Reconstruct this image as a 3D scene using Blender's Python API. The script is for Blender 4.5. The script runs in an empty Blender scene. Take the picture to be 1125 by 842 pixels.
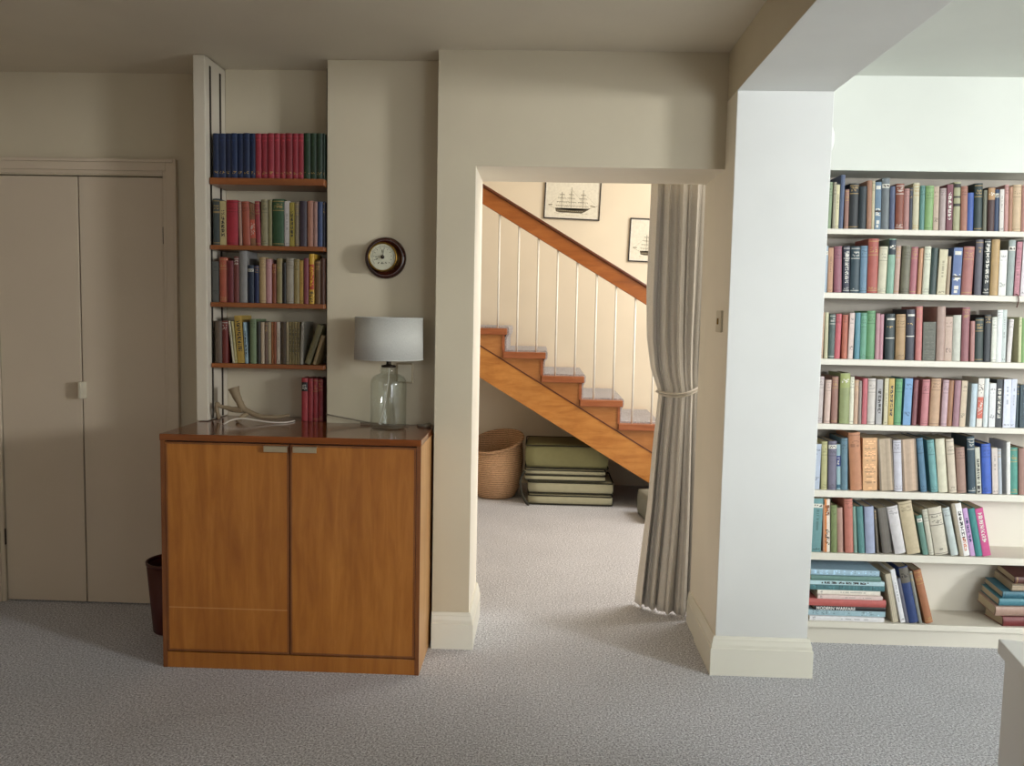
import bpy, bmesh, math, random
from mathutils import Vector, Matrix, Euler
random.seed(7)
PI = math.pi
C = bpy.context.scene.collection
sc = bpy.context.scene
sc.view_settings.view_transform = 'Standard'
sc.view_settings.look = 'None'
sc.view_settings.exposure = 0.0
sc.view_settings.gamma = 1.0

# ---------------------------------------------------------------- materials
def s2l(c):
    return c / 12.92 if c <= 0.04045 else ((c + 0.055) / 1.055) ** 2.4
def hexc(h, k=1.0):
    h = h.lstrip('#')
    return tuple(min(1, s2l(int(h[i:i+2], 16) / 255) * k) for i in (0, 2, 4)) + (1,)
def nmat(name):
    m = bpy.data.materials.new(name); m.use_nodes = True
    nt = m.node_tree
    return m, nt, nt.nodes['Principled BSDF']
def coords(nt, scale=(1, 1, 1), rot=(0, 0, 0), kind='Object'):
    t = nt.nodes.new('ShaderNodeTexCoord'); mp = nt.nodes.new('ShaderNodeMapping')
    mp.inputs['Scale'].default_value = scale; mp.inputs['Rotation'].default_value = rot
    nt.links.new(t.outputs[kind], mp.inputs['Vector'])
    return mp.outputs['Vector']
def noise(nt, vec, scale, detail=3, rough=0.5, dist=0):
    n = nt.nodes.new('ShaderNodeTexNoise')
    n.inputs['Scale'].default_value = scale; n.inputs['Detail'].default_value = detail
    n.inputs['Roughness'].default_value = rough; n.inputs['Distortion'].default_value = dist
    nt.links.new(vec, n.inputs['Vector'])
    return n.outputs['Fac']
def ramp(nt, fac, stops):
    r = nt.nodes.new('ShaderNodeValToRGB')
    el = r.color_ramp.elements
    while len(el) < len(stops): el.new(0.5)
    for e, (p, c) in zip(el, stops): e.position = p; e.color = c
    nt.links.new(fac, r.inputs['Fac'])
    return r.outputs['Color']
def bump(nt, b, fac, strength, dist=0.002):
    n = nt.nodes.new('ShaderNodeBump'); n.inputs['Strength'].default_value = strength
    n.inputs['Distance'].default_value = dist
    nt.links.new(fac, n.inputs['Height']); nt.links.new(n.outputs['Normal'], b.inputs['Normal'])
def paint(name, h, rough=0.6, var=0.04, bs=0.08):
    m, nt, b = nmat(name); v = coords(nt)
    f = noise(nt, v, 2.2, 4)
    c = hexc(h); c1 = tuple(x * (1 - var) for x in c[:3]) + (1,); c2 = tuple(min(1, x * (1 + var)) for x in c[:3]) + (1,)
    nt.links.new(ramp(nt, f, [(0.3, c1), (0.7, c2)]), b.inputs['Base Color'])
    b.inputs['Roughness'].default_value = rough
    bump(nt, b, noise(nt, v, 90, 2), bs, 0.001)
    return m
def plain(name, h, rough=0.5, metal=0.0):
    m, nt, b = nmat(name); v = coords(nt)
    f = noise(nt, v, 30, 2); c = hexc(h)
    nt.links.new(ramp(nt, f, [(0.3, tuple(x*0.93 for x in c[:3])+(1,)), (0.7, c)]), b.inputs['Base Color'])
    b.inputs['Roughness'].default_value = rough; b.inputs['Metallic'].default_value = metal
    return m
def wood(name, hs, scale=(14, 14, 1.2), rough=0.35, coat=0.0, spot=True):
    m, nt, b = nmat(name); v = coords(nt, scale)
    f = noise(nt, v, 3.0, 6, 0.6, 0.6)
    col = ramp(nt, f, [(0.25, hexc(hs[0])), (0.5, hexc(hs[1])), (0.75, hexc(hs[2]))])
    if spot:
        v2 = coords(nt, (3, 3, 1.6)); g = noise(nt, v2, 1.6, 4, 0.6)
        mx = nt.nodes.new('ShaderNodeMix'); mx.data_type = 'RGBA'; mx.blend_type = 'MULTIPLY'
        mx.inputs['Factor'].default_value = 0.6
        nt.links.new(col, mx.inputs['A'])
        nt.links.new(ramp(nt, g, [(0.3, (0.72, 0.66, 0.6, 1)), (0.65, (1, 1, 1, 1))]), mx.inputs['B'])
        col = mx.outputs['Result']
    nt.links.new(col, b.inputs['Base Color'])
    b.inputs['Roughness'].default_value = rough
    b.inputs['Coat Weight'].default_value = coat; b.inputs['Coat Roughness'].default_value = 0.12
    bump(nt, b, f, 0.08, 0.0006)
    return m
def carpet(name, lo, mid, hi):
    m, nt, b = nmat(name); v = coords(nt)
    f = noise(nt, v, 135, 4, 0.8)
    g = noise(nt, v, 3.0, 3)
    col = ramp(nt, f, [(0.38, hexc(lo)), (0.5, hexc(mid)), (0.62, hexc(hi))])
    mx = nt.nodes.new('ShaderNodeMix'); mx.data_type = 'RGBA'; mx.blend_type = 'MULTIPLY'
    mx.inputs['Factor'].default_value = 0.5
    nt.links.new(col, mx.inputs['A'])
    nt.links.new(ramp(nt, g, [(0.35, (0.86, 0.86, 0.86, 1)), (0.65, (1, 1, 1, 1))]), mx.inputs['B'])
    nt.links.new(mx.outputs['Result'], b.inputs['Base Color'])
    b.inputs['Roughness'].default_value = 0.95
    b.inputs['Sheen Weight'].default_value = 0.15
    bump(nt, b, f, 0.7, 0.005)
    return m
def attr_mat(name, rough=0.55, k=True):
    m, nt, b = nmat(name)
    a = nt.nodes.new('ShaderNodeAttribute'); a.attribute_name = 'Col'
    v = coords(nt); f = noise(nt, v, 60, 4, 0.6)
    mx = nt.nodes.new('ShaderNodeMix'); mx.data_type = 'RGBA'; mx.blend_type = 'MULTIPLY'
    mx.inputs['Factor'].default_value = 0.5
    nt.links.new(a.outputs['Color'], mx.inputs['A'])
    nt.links.new(ramp(nt, f, [(0.3, (0.75, 0.74, 0.72, 1)), (0.65, (1, 1, 1, 1))]), mx.inputs['B'])
    nt.links.new(mx.outputs['Result'], b.inputs['Base Color'])
    b.inputs['Roughness'].default_value = rough
    bump(nt, b, f, 0.12, 0.0005)
    return m

M = {}
M['wall'] = paint('wall_paint_cream', 'd0c4ab')
M['reveal'] = paint('reveal_paint', 'f0e8d8')  # wall colour raised to stand in for light on the doorway faces
M['upright'] = paint('upright_paint', 'd4cab8', 0.45, 0.02, 0.02)
M['wall_shade'] = paint('wall_paint_tan', 'a08c70')  # darker tone for unseen walls, to cut light bounced into the room
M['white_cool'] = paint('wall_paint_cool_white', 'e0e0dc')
M['white_wall'] = paint('wall_paint_white', 'd8dad1')
M['ceil'] = paint('ceiling_paint', 'd9cfbc')
M['hall'] = paint('hall_paint_warm', 'ece0ca')
M['trim'] = paint('gloss_trim_paint', 'e9e5d6', 0.35, 0.02, 0.02)
M['door'] = paint('door_paint', 'd2c2ac', 0.5, 0.03, 0.03)
M['shelf_white'] = paint('shelf_paint', 'ddd7c9', 0.45, 0.03, 0.02)
M['carpet'] = carpet('grey_loop_carpet', '747379', 'c3c2c7', 'f8f8fb')
M['stair_carpet'] = carpet('stair_carpet', '8d888c', 'b9b4b8', 'd6d2d4')
M['dark_gap'] = plain('dark_gap', '2a211a', 0.9)  # dark sheets behind doors, standing in for shade in the gaps
M['cab'] = wood('honey_oak_veneer', ['9a5a1e', 'ae6c28', 'bf7d36'], (9, 9, 1.0), 0.38, 0.15)
M['cab_side'] = wood('pale_oak_side', ['c08a52', 'cf9c64', 'dcae78'], (9, 9, 1.0), 0.4, 0.1)  # oak lightened to put the window light into the side's colour
M['cab_edge'] = wood('cabinet_edge', ['6a3a18', '7c4720', '8e5628'], (9, 9, 1.0), 0.38, 0.1, False)
M['cab_top'] = wood('polished_top', ['6e3a1a', '824620', '92522a'], (1.0, 9, 9), 0.14, 0.3, False)
M['shelf_back'] = paint('shelf_back_paint', 'a89f92', 0.6, 0.05, 0.03)  # darkened to put the books' shade into the colour
M['shelf_wood'] = wood('alcove_shelf_wood', ['74401c', '8a4e24', '9a5c2e'], (1.0, 12, 12), 0.4, 0.2, False)
M['stair_wood'] = wood('stair_wood', ['b06c2c', 'c8853e', 'd8984e'], (1.5, 8, 8), 0.4, 0.15)
M['spandrel_wood'] = wood('spandrel_wood', ['a86a34', 'b87a42', 'c68a50'], (1.5, 8, 8), 0.4, 0.1)
M['tread_wood'] = wood('tread_wood', ['8a4c28', 'a05c36', 'b06c44'], (1.5, 12, 12), 0.4, 0.1, False)
M['rail_wood'] = wood('handrail_wood', ['8a4a18', 'a05a22', 'b06a2e'], (1.5, 8, 8), 0.35, 0.3, False)
M['rail_dark'] = wood('handrail_cap', ['4a2210', '5c2c16', '6c361c'], (1.5, 8, 8), 0.35, 0.3, False)
M['white_metal'] = plain('white_metal', 'eeebe2', 0.4)
M['brass'] = plain('aged_brass', '8a6c30', 0.3, 1.0)
M['steel'] = plain('aged_steel', 'b5a68a', 0.35, 0.5)
M['dark_metal'] = plain('dark_metal', '3a3129', 0.4, 0.8)
M['mahogany'] = wood('mahogany', ['2a0d08', '3a140c', '4a1c12'], (10, 10, 10), 0.25, 0.6, False)
M['plastic_cream'] = plain('cream_plastic', 'd8cfb8', 0.4)
M['plastic_white'] = plain('white_plastic', 'eeeeea', 0.35)
M['book'] = attr_mat('book_cloth', 0.5)
M['picture'] = attr_mat('printed_paper', 0.7)
M['green_canvas'] = plain('green_canvas', '8d8a62', 0.85)
M['green_pale'] = plain('pale_green_canvas', 'b8b498', 0.85)
M['piping'] = plain('dark_piping', '2e2c22', 0.8)
M['grey_canvas'] = plain('grey_canvas', '8c8c80', 0.9)
M['bin'] = plain('dark_red_leather', '4a150e', 0.45)
M['antler'] = plain('antler_bone', '8f7c60', 0.7)
M['cord'] = plain('cream_cord', 'd8cfc0', 0.5)
M['cord_grey'] = plain('clear_grey_cord', '8f8675', 0.5)
M['black'] = plain('black_frame', '1b1618', 0.4)
M['desk'] = paint('white_desk_laminate', 'f0efeb', 0.35, 0.01, 0.0)
M['desk_grey'] = plain('grey_panel', '77767a', 0.5)
M['ribbon'] = plain('brown_ribbon', '5a2c1c', 0.6)

# page edges: fine stripes
m, nt, b = nmat('page_edges'); v = coords(nt, (900, 3, 3)); f = noise(nt, v, 1.0, 2)
nt.links.new(ramp(nt, f, [(0.3, hexc('a8977a')), (0.7, hexc('d6c9ac'))]), b.inputs['Base Color']); b.inputs['Roughness'].default_value = 0.9
M['pages'] = m
# curtain linen
m, nt, b = nmat('curtain_linen'); v = coords(nt, (1, 1, 1)); f = noise(nt, v, 260, 3, 0.7)
nt.links.new(ramp(nt, f, [(0.3, hexc('d8d2c8')), (0.7, hexc('ebe5dc'))]), b.inputs['Base Color']); b.inputs['Roughness'].default_value = 0.95
bump(nt, b, f, 0.25, 0.001); M['curtain'] = m
# lamp shade: translucent white cotton
m, nt, b = nmat('shade_cotton'); v = coords(nt); f = noise(nt, v, 320, 2)
nt.links.new(ramp(nt, f, [(0.3, hexc('d3d2cb')), (0.7, hexc('e9e8e2'))]), b.inputs['Base Color']); b.inputs['Roughness'].default_value = 0.9
tr = nt.nodes.new('ShaderNodeBsdfTranslucent'); tr.inputs['Color'].default_value = hexc('e6e3da')
ms = nt.nodes.new('ShaderNodeMixShader'); ms.inputs['Fac'].default_value = 0.3
nt.links.new(b.outputs['BSDF'], ms.inputs[1]); nt.links.new(tr.outputs['BSDF'], ms.inputs[2])
nt.links.new(ms.outputs['Shader'], nt.nodes['Material Output'].inputs['Surface'])
M['shade'] = m
# glass
m, nt, b = nmat('clear_glass')
nt.nodes.remove(b)       # thin blown glass: clear sheet with Fresnel reflections
v = coords(nt); f = noise(nt, v, 9, 2)
bp_ = nt.nodes.new('ShaderNodeBump'); bp_.inputs['Strength'].default_value = 0.25; bp_.inputs['Distance'].default_value = 0.003; nt.links.new(f, bp_.inputs['Height'])
ta = nt.nodes.new('ShaderNodeBsdfTransparent'); ta.inputs['Color'].default_value = (0.95, 0.965, 0.955, 1)
gl = nt.nodes.new('ShaderNodeBsdfGlossy'); gl.inputs['Roughness'].default_value = 0.03; nt.links.new(bp_.outputs['Normal'], gl.inputs['Normal'])
lw = nt.nodes.new('ShaderNodeLayerWeight'); lw.inputs['Blend'].default_value = 0.5
pw = nt.nodes.new('ShaderNodeMath'); pw.operation = 'POWER'; nt.links.new(lw.outputs['Facing'], pw.inputs[0]); pw.inputs[1].default_value = 5.0
ma = nt.nodes.new('ShaderNodeMath'); ma.operation = 'MULTIPLY_ADD'; nt.links.new(pw.outputs[0], ma.inputs[0]); ma.inputs[1].default_value = 0.6; ma.inputs[2].default_value = 0.06
mg = nt.nodes.new('ShaderNodeMixShader'); nt.links.new(ma.outputs[0], mg.inputs['Fac'])
nt.links.new(ta.outputs['BSDF'], mg.inputs[1]); nt.links.new(gl.outputs['BSDF'], mg.inputs[2])
nt.links.new(mg.outputs['Shader'], nt.nodes['Material Output'].inputs['Surface'])
M['glass'] = m
# basket weave
m, nt, b = nmat('woven_seagrass'); v = coords(nt, (1, 1, 1))
w = nt.nodes.new('ShaderNodeTexWave'); w.wave_type = 'BANDS'; w.bands_direction = 'Z'
w.inputs['Scale'].default_value = 22; w.inputs['Distortion'].default_value = 3; w.inputs['Detail'].default_value = 3
w.inputs['Detail Scale'].default_value = 6; nt.links.new(v, w.inputs['Vector'])
nt.links.new(ramp(nt, w.outputs['Fac'], [(0.1, hexc('ae8660')), (0.6, hexc('e0b48e'))]), b.inputs['Base Color'])
b.inputs['Roughness'].default_value = 0.9; bump(nt, b, w.outputs['Fac'], 0.8, 0.006); M['basket'] = m
# left cabinet door with a pale scratch line across the lower part
def scratch_mat():
    m = M['cab'].copy(); m.name = 'honey_oak_scratched'; nt = m.node_tree; b = nt.nodes['Principled BSDF']
    src = b.inputs['Base Color'].links[0].from_socket
    t = nt.nodes.new('ShaderNodeTexCoord'); sp = nt.nodes.new('ShaderNodeSeparateXYZ'); nt.links.new(t.outputs['Object'], sp.inputs[0])
    a = nt.nodes.new('ShaderNodeMath'); a.operation = 'SUBTRACT'; nt.links.new(sp.outputs['Z'], a.inputs[0]); a.inputs[1].default_value = 0.242
    ab = nt.nodes.new('ShaderNodeMath'); ab.operation = 'ABSOLUTE'; nt.links.new(a.outputs[0], ab.inputs[0])
    lt = nt.nodes.new('ShaderNodeMath'); lt.operation = 'LESS_THAN'; nt.links.new(ab.outputs[0], lt.inputs[0]); lt.inputs[1].default_value = 0.0022
    mu = nt.nodes.new('ShaderNodeMath'); mu.operation = 'MULTIPLY'; nt.links.new(lt.outputs[0], mu.inputs[0]); mu.inputs[1].default_value = 0.45
    mx = nt.nodes.new('ShaderNodeMix'); mx.data_type = 'RGBA'; nt.links.new(mu.outputs[0], mx.inputs['Factor'])
    nt.links.new(src, mx.inputs['A']); mx.inputs['B'].default_value = hexc('d8a468')
    nt.links.new(mx.outputs['Result'], b.inputs['Base Color'])
    return m
M['cab_scratch'] = scratch_mat()

# ---------------------------------------------------------------- mesh helpers
def obj(name, bm, mat, parent=None, smooth=False, bev=0.0, loc=None):
    me = bpy.data.meshes.new(name)
    bmesh.ops.recalc_face_normals(bm, faces=bm.faces)
    bm.to_mesh(me); bm.free()
    if smooth:
        for p in me.polygons: p.use_smooth = True
    o = bpy.data.objects.new(name, me); C.objects.link(o)
    if isinstance(mat, (list, tuple)):
        for x in mat: me.materials.append(x)
    else: me.materials.append(mat)
    if parent: o.parent = parent
    if loc: o.location = loc
    if bev:
        b = o.modifiers.new('bevel', 'BEVEL'); b.width = bev; b.segments = 2; b.limit_method = 'ANGLE'; b.angle_limit = math.radians(40)
    return o
def nb(): return bmesh.new()
def box(bm, x0, x1, y0, y1, z0, z1):
    vs = [bm.verts.new(p) for p in ((x0,y0,z0),(x1,y0,z0),(x1,y1,z0),(x0,y1,z0),(x0,y0,z1),(x1,y0,z1),(x1,y1,z1),(x0,y1,z1))]
    for f in ((0,3,2,1),(4,5,6,7),(0,1,5,4),(1,2,6,5),(2,3,7,6),(3,0,4,7)): bm.faces.new([vs[i] for i in f])
    return bm
def B(*a): return box(nb(), *a)
def lathe(prof, n=48, cx=0, cy=0, bm=None, axis='z', close=False):
    bm = bm or nb(); rings = []
    for r, z in prof:
        ring = []
        if r < 1e-6:
            p = (cx, cy, z) if axis == 'z' else (cx, z, cy)
            ring = [bm.verts.new(p)]
        else:
            for i in range(n):
                a = 2*PI*i/n
                p = (cx + r*math.cos(a), cy + r*math.sin(a), z) if axis == 'z' else (cx + r*math.cos(a), z, cy + r*math.sin(a))
                ring.append(bm.verts.new(p))
        rings.append(ring)
    pairs = list(zip(rings, rings[1:]))
    if close: pairs.append((rings[-1], rings[0]))
    for A, D in pairs:
        if len(A) == 1 and len(D) == 1: continue
        for i in range(n):
            j = (i+1) % n
            if len(A) == 1: bm.faces.new((A[0], D[i], D[j]))
            elif len(D) == 1: bm.faces.new((A[i], A[j], D[0]))
            else: bm.faces.new((A[i], A[j], D[j], D[i]))
    return bm
def tube(pts, rad, n=8, bm=None, flat=None):
    bm = bm or nb(); pts = [Vector(p) for p in pts]; rings = []
    up = Vector((0, 0, 1)); prev = None
    for i, p in enumerate(pts):
        t = (pts[min(i+1, len(pts)-1)] - pts[max(i-1, 0)]).normalized()
        if prev is None:
            a = t.cross(up)
            if a.length < 1e-3: a = t.cross(Vector((1, 0, 0)))
            a.normalize()
        else:
            a = (prev - t * prev.dot(t)); a.normalize()
        prev = a; b = t.cross(a)
        r = rad[i] if isinstance(rad, (list, tuple)) else rad
        rings.append([bm.verts.new(p + a*r*math.cos(2*PI*k/n) + b*r*math.sin(2*PI*k/n)) for k in range(n)])
    for A, D in zip(rings, rings[1:]):
        for k in range(n): bm.faces.new((A[k], A[(k+1)%n], D[(k+1)%n], D[k]))
    bm.faces.new(rings[0][::-1]); bm.faces.new(rings[-1])
    return bm
def smooth_path(pts, sub=6):
    P = [Vector(p) for p in pts]; out = []
    for i in range(len(P)-1):
        p0, p1, p2, p3 = P[max(i-1, 0)], P[i], P[i+1], P[min(i+2, len(P)-1)]
        for s in range(sub):
            t = s/sub
            out.append(0.5*((2*p1) + (p2-p0)*t + (2*p0-5*p1+4*p2-p3)*t*t + (3*p1-p0-3*p2+p3)*t**3))
    out.append(P[-1]); return out
def extrude_poly(pts, axis, a, b, bm=None):
    """prism of a 2-D outline; axis 'y': outline in xz, 'x': outline in yz, 'z': outline in xy"""
    bm = bm or nb()
    def mk(u, v, w):
        return {'y': (u, w, v), 'x': (w, u, v), 'z': (u, v, w)}[axis]
    A = [bm.verts.new(mk(u, v, a)) for u, v in pts]; D = [bm.verts.new(mk(u, v, b)) for u, v in pts]
    n = len(pts)
    bm.faces.new(A); bm.faces.new(D[::-1])
    for i in range(n): bm.faces.new((A[i], D[i], D[(i+1)%n], A[(i+1)%n]))
    return bm
def thing(name, label, cat, loc=(0, 0, 0), rz=0, group=None):
    o = bpy.data.objects.new(name, None); C.objects.link(o); o.empty_display_size = 0.1
    o.location = loc; o.rotation_euler = (0, 0, rz)
    return tag(o, label, cat, group)
def tag(o, label, cat, group=None, kind=None):
    o['label'] = label; o['category'] = cat
    if group: o['group'] = group
    if kind: o['kind'] = kind
    return o
def struct(name, bm, mat, label, parent=None, bev=0.0, cat=None):
    o = obj(name, bm, mat, parent, bev=bev)
    o['kind'] = 'structure'
    if not parent:
        o['label'] = label; o['category'] = cat or name.split('_')[0]
    return o
# ================================================================ ROOM SHELL
CZ = 2.435
struct('floor', B(-2.75, 6.15, -1.6, 7.1, -0.1, 0.0), M['carpet'], 'grey looped carpet running through the room into the hall', cat='carpet')
struct('ceiling', B(-2.75, 0.712, -1.6, 3.81, CZ, CZ + 0.15), M['ceil'], 'cream painted ceiling over the cabinet side of the room')
struct('ceiling_right', B(1.07, 6.15, -1.6, 3.81, 2.395, CZ + 0.15), M['white_wall'], 'white ceiling above the tall bookcase beyond the beam', cat='ceiling')
struct('ceiling_hall', B(-2.2, 3.0, 3.81, 7.1, 3.3, 3.45), M['hall'], 'pale ceiling over the stair hall', cat='ceiling')
# left side of the room with a plain wall, wall behind the camera with a window opening
struct('wall_left', B(-2.75, -2.6, -1.6, 3.81, 0, CZ), M['wall_shade'], 'cream side wall left of the closet doors')
bm = nb()
box(bm, 0.9, 1.3, -1.6, -1.45, 0, CZ); box(bm, 3.4, 6.15, -1.6, -1.45, 0, CZ)
box(bm, 1.3, 3.4, -1.6, -1.45, 0, 0.7); box(bm, 1.3, 3.4, -1.6, -1.45, 2.2, CZ)
struct('wall_rear', bm, M['white_wall'], 'white wall with a wide window facing the bookcase')
struct('wall_rear_left', B(-2.75, 0.9, -1.6, -1.45, 0, CZ), M['wall_shade'], 'tan wall facing the cabinet', cat='wall')
bm = nb()
box(bm, 6.0, 6.15, -1.45, -1.3, 0, CZ); box(bm, 6.0, 6.15, 0.5, 3.81, 0, CZ)
box(bm, 6.0, 6.15, -1.3, 0.5, 0, 0.95); box(bm, 6.0, 6.15, -1.3, 0.5, 2.3, CZ)
struct('wall_right', bm, M['white_wall'], 'white side wall with a window right of the bookcase')
def window(n, horizontal, a0, a1, c, label):
    bm = nb(); t = 0.05
    zs = (0.7, 2.2) if horizontal else (0.95, 2.3)
    mid = (a0 + a1) / 2
    for u0, u1, z0, z1 in ((a0, a1, zs[0], zs[0]+t), (a0, a1, zs[1]-t, zs[1]), (a0, a0+t, *zs), (a1-t, a1, *zs), (mid-t/2, mid+t/2, *zs)):
        if horizontal: box(bm, u0, u1, c, c+0.06, z0, z1)
        else: box(bm, c, c+0.06, u0, u1, z0, z1)
    struct('window_%d' % n, bm, M['trim'], label)
window(1, True, 1.3, 3.4, -1.55, 'white framed window in the wall opposite the bookcase')
window(3, True, -2.0, -0.3, -1.45, 'white framed window in the tan wall facing the cabinet')  # added frame without an opening, goes with the left fill light
window(2, False, -1.3, 0.5, 6.05, 'white framed window in the side wall right of the bookcase')

# closet wall with its opening
bm = nb()
box(bm, -2.6, -2.492, 3.795, 3.93, 0, CZ); box(bm, -1.713, -1.40, 3.795, 3.93, 0, CZ)
box(bm, -2.492, -1.713, 3.795, 3.93, 1.984, CZ)
box(bm, -2.6, -1.40, 3.93, 3.98, 0, CZ)
struct('wall_closet', bm, M['wall'], 'shaded cream wall above and beside the closet doors')
# alcove back, chimney breast, doorway wall
struct('wall_alcove', B(-1.40, -0.905, 3.72, 3.81, 0, CZ), M['wall'], 'cream wall at the back of the book alcove')
struct('wall_chimney', B(-0.911, -0.429, 3.56, 3.81, 0, CZ), M['wall'], 'cream wall behind the glass lamp and barometer', bev=0.003)
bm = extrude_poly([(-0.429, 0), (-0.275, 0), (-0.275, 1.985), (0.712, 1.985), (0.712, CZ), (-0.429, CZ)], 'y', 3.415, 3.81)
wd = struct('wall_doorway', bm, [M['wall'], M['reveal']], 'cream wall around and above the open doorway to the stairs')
for p in wd.data.polygons:      # lighter colour stands in for light on the opening's inner faces
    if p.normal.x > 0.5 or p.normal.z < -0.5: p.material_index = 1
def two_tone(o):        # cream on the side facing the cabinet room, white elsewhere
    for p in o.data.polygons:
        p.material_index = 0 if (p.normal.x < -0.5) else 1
bm = nb()
box(bm, 0.712, 1.07, 3.245, 3.81, 0, 2.247)
two_tone(struct('wall_pillar', bm, [M['reveal'], M['white_cool']], 'pale wall end between doorway and bookcase below the beam', bev=0.003))  # doorway face lightened to stand in for light reaching it
two_tone(struct('wall_beam', B(0.712, 1.07, -1.6, 3.81, 2.247, CZ + .15), [M['wall'], M['white_cool']], 'boxed ceiling beam crossing the room above the wall end', bev=0.002))
struct('wall_bookcase', B(1.07, 6.15, 3.57, 3.81, 2.015, CZ + .05), M['white_wall'], 'bright white wall above the tall bookcase')
struct('wall_bookcase_rear', B(1.07, 6.15, 3.76, 3.81, 0, 2.015), M['white_wall'], 'wall hidden behind the bookcase back', cat='wall')
struct('wall_hall', B(-2.2, 3.0, 6.9, 7.05, 0, 3.3), M['hall'], 'warm cream wall behind the staircase with ship prints')
struct('wall_hall_left', B(-2.2, -2.05, 3.98, 6.9, 0, 3.3), M['hall'], 'cream end wall of the hall at the top of the stairs', cat='wall')
struct('wall_hall_right', B(2.85, 3.0, 3.81, 6.9, 0, 3.3), M['hall'], 'cream end wall of the hall at the foot of the stairs', cat='wall')
bm = nb()
box(bm, -2.2, 3.0, 3.81, 3.86, CZ, 3.3)
struct('wall_hall_front', bm, M['hall'], 'cream hall wall above the doorway', cat='wall')

# ---- closet doors
for k, (x0, x1, lab) in enumerate(((-2.489, -2.1118, 'left leaf of the flat cream closet doors'), (-2.1052, -1.716, 'right leaf of the flat cream closet doors, next to the shelves'))):
    d = struct('door_%d' % (k+1), B(x0, x1, 3.800, 3.832, 0.006, 1.979), M['door'], lab, bev=0.0015)
    if k == 1:
        bm = B(-2.104, -2.088, 3.752, 3.800, 0.972, 1.050)
        h = obj('door_handle', bm, M['plastic_cream'], d, bev=0.003)
    for z in ((1.72,) if k else (0.31, 1.72)):
        x = -1.713 if k else -2.492
        obj('hinge', tube([(x, 3.793, z - 0.038), (x, 3.793, z + 0.038)], 0.006, 10), M['dark_metal'], d)
struct('trim_closet_gap', B(-2.492, -1.713, 3.875, 3.90, 0, 1.984), M['dark_gap'], 'dark gap behind the closet doors')  # dark sheet gives the seams between the leaves their shade
# architrave: stepped
def architrave():
    bm = nb()
    xo0, xo1, zo = -2.556, -1.646, 2.056
    xi0, xi1, zi = -2.490, -1.714, 1.982
    # outer raised edge and inner flat
    def frame(a, b, y):
        ox0, ox1, oz = xo0 + a, xo1 - a, zo - a
        ix0, ix1, iz = xo0 + b, xo1 - b, zo - b
        for x0, x1, z0, z1 in ((ox0, ix0, 0, oz), (ix1, ox1, 0, oz), (ix0, ix1, iz, oz)):
            box(bm, x0, x1, y, 3.796, z0, z1)
    frame(0, 0.014, 3.768); frame(0.014, 0.05, 3.776); frame(0.05, 0.067, 3.783)
    return bm
struct('trim_1', architrave(), M['door'], 'stepped cream architrave around the closet doors', bev=0.002)

# ---- skirting with ogee top
def skirt(name, path, label, mat=None, h=0.153, t=0.02):
    """path: polyline on the floor (outer wall line), board on its left side"""
    prof = [(0, 0), (t, 0), (t, h*0.70), (t*0.8, h*0.72), (t*0.8, h*0.80), (t*0.55, h*0.90), (t*0.55, h*0.93), (t*0.3, h), (0, h)]
    bm = nb(); P = [Vector((x, y)) for x, y in path]; rings = []
    for i, p in enumerate(P):
        def nrm(a, b):
            d = (b-a).normalized(); return Vector((-d.y, d.x))
        if i == 0: n = nrm(P[0], P[1])
        elif i == len(P)-1: n = nrm(P[-2], P[-1])
        else:
            n1, n2 = nrm(P[i-1], P[i]), nrm(P[i], P[i+1]); n = (n1+n2); n = n / (n.dot(n1))
        rings.append([bm.verts.new((p.x + n.x*u, p.y + n.y*u, z)) for u, z in prof])
    k = len(prof)
    for A, D in zip(rings, rings[1:]):
        for j in range(k): bm.faces.new((A[j], A[(j+1)%k], D[(j+1)%k], D[j]))
    bm.faces.new(rings[0]); bm.faces.new(rings[-1][::-1])
    return struct(name, bm, mat or M['trim'], label)
skirt('baseboard_pillar', [(1.07, 3.54), (1.07, 3.245), (0.712, 3.245), (0.712, 3.575)], 'white moulded skirting around the foot of the wall end')
skirt('baseboard_reveal', [(0.712, 3.80), (0.712, 3.582)][::-1], 'short white skirting inside the doorway beside the curtain', h=0.145, t=0.014)
skirt('baseboard_doorway', [(-0.275, 3.81), (-0.275, 3.415), (-0.429, 3.415)], 'cream moulded skirting on the left side of the doorway')

# ================================================================ BUILT-IN BOOKCASE (right)
bc = thing('bookcase', 'tall built-in white bookcase full of books right of the doorway', 'bookcase', (1.163, 3.56, 0))
def rel(bm, o): bmesh.ops.translate(bm, vec=-Vector(o), verts=bm.verts); return bm
O = (1.163, 3.56, 0)
X1 = 2.95
obj('side_panel', rel(B(1.143, 1.161, 3.55, 3.755, 0, 2.013), O), M['shelf_white'], bc, bev=0.0015)
obj('side_panel', rel(B(X1, X1 + 0.02, 3.55, 3.755, 0, 2.013), O), M['shelf_white'], bc, bev=0.0015)
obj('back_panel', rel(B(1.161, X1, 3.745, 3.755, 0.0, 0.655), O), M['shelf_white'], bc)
obj('back_panel', rel(B(1.161, X1, 3.745, 3.755, 0.655, 2.013), O), M['shelf_back'], bc)  # upper back coloured darker for the shade behind the books
SH = [(1.775, 1.753), (1.513, 1.489), (1.238, 1.213), (0.965, 0.941), (0.682, 0.653), (0.412, 0.381), (0.112, 0.086)]
for zt, zb in SH:
    obj('shelf', rel(B(1.161, X1, 3.55, 3.745, zb, zt), O), M['shelf_white'], bc, bev=0.002)
obj('kickboard', rel(B(1.161, X1, 3.60, 3.615, 0.0, 0.086), O), M['shelf_white'], bc)

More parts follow.
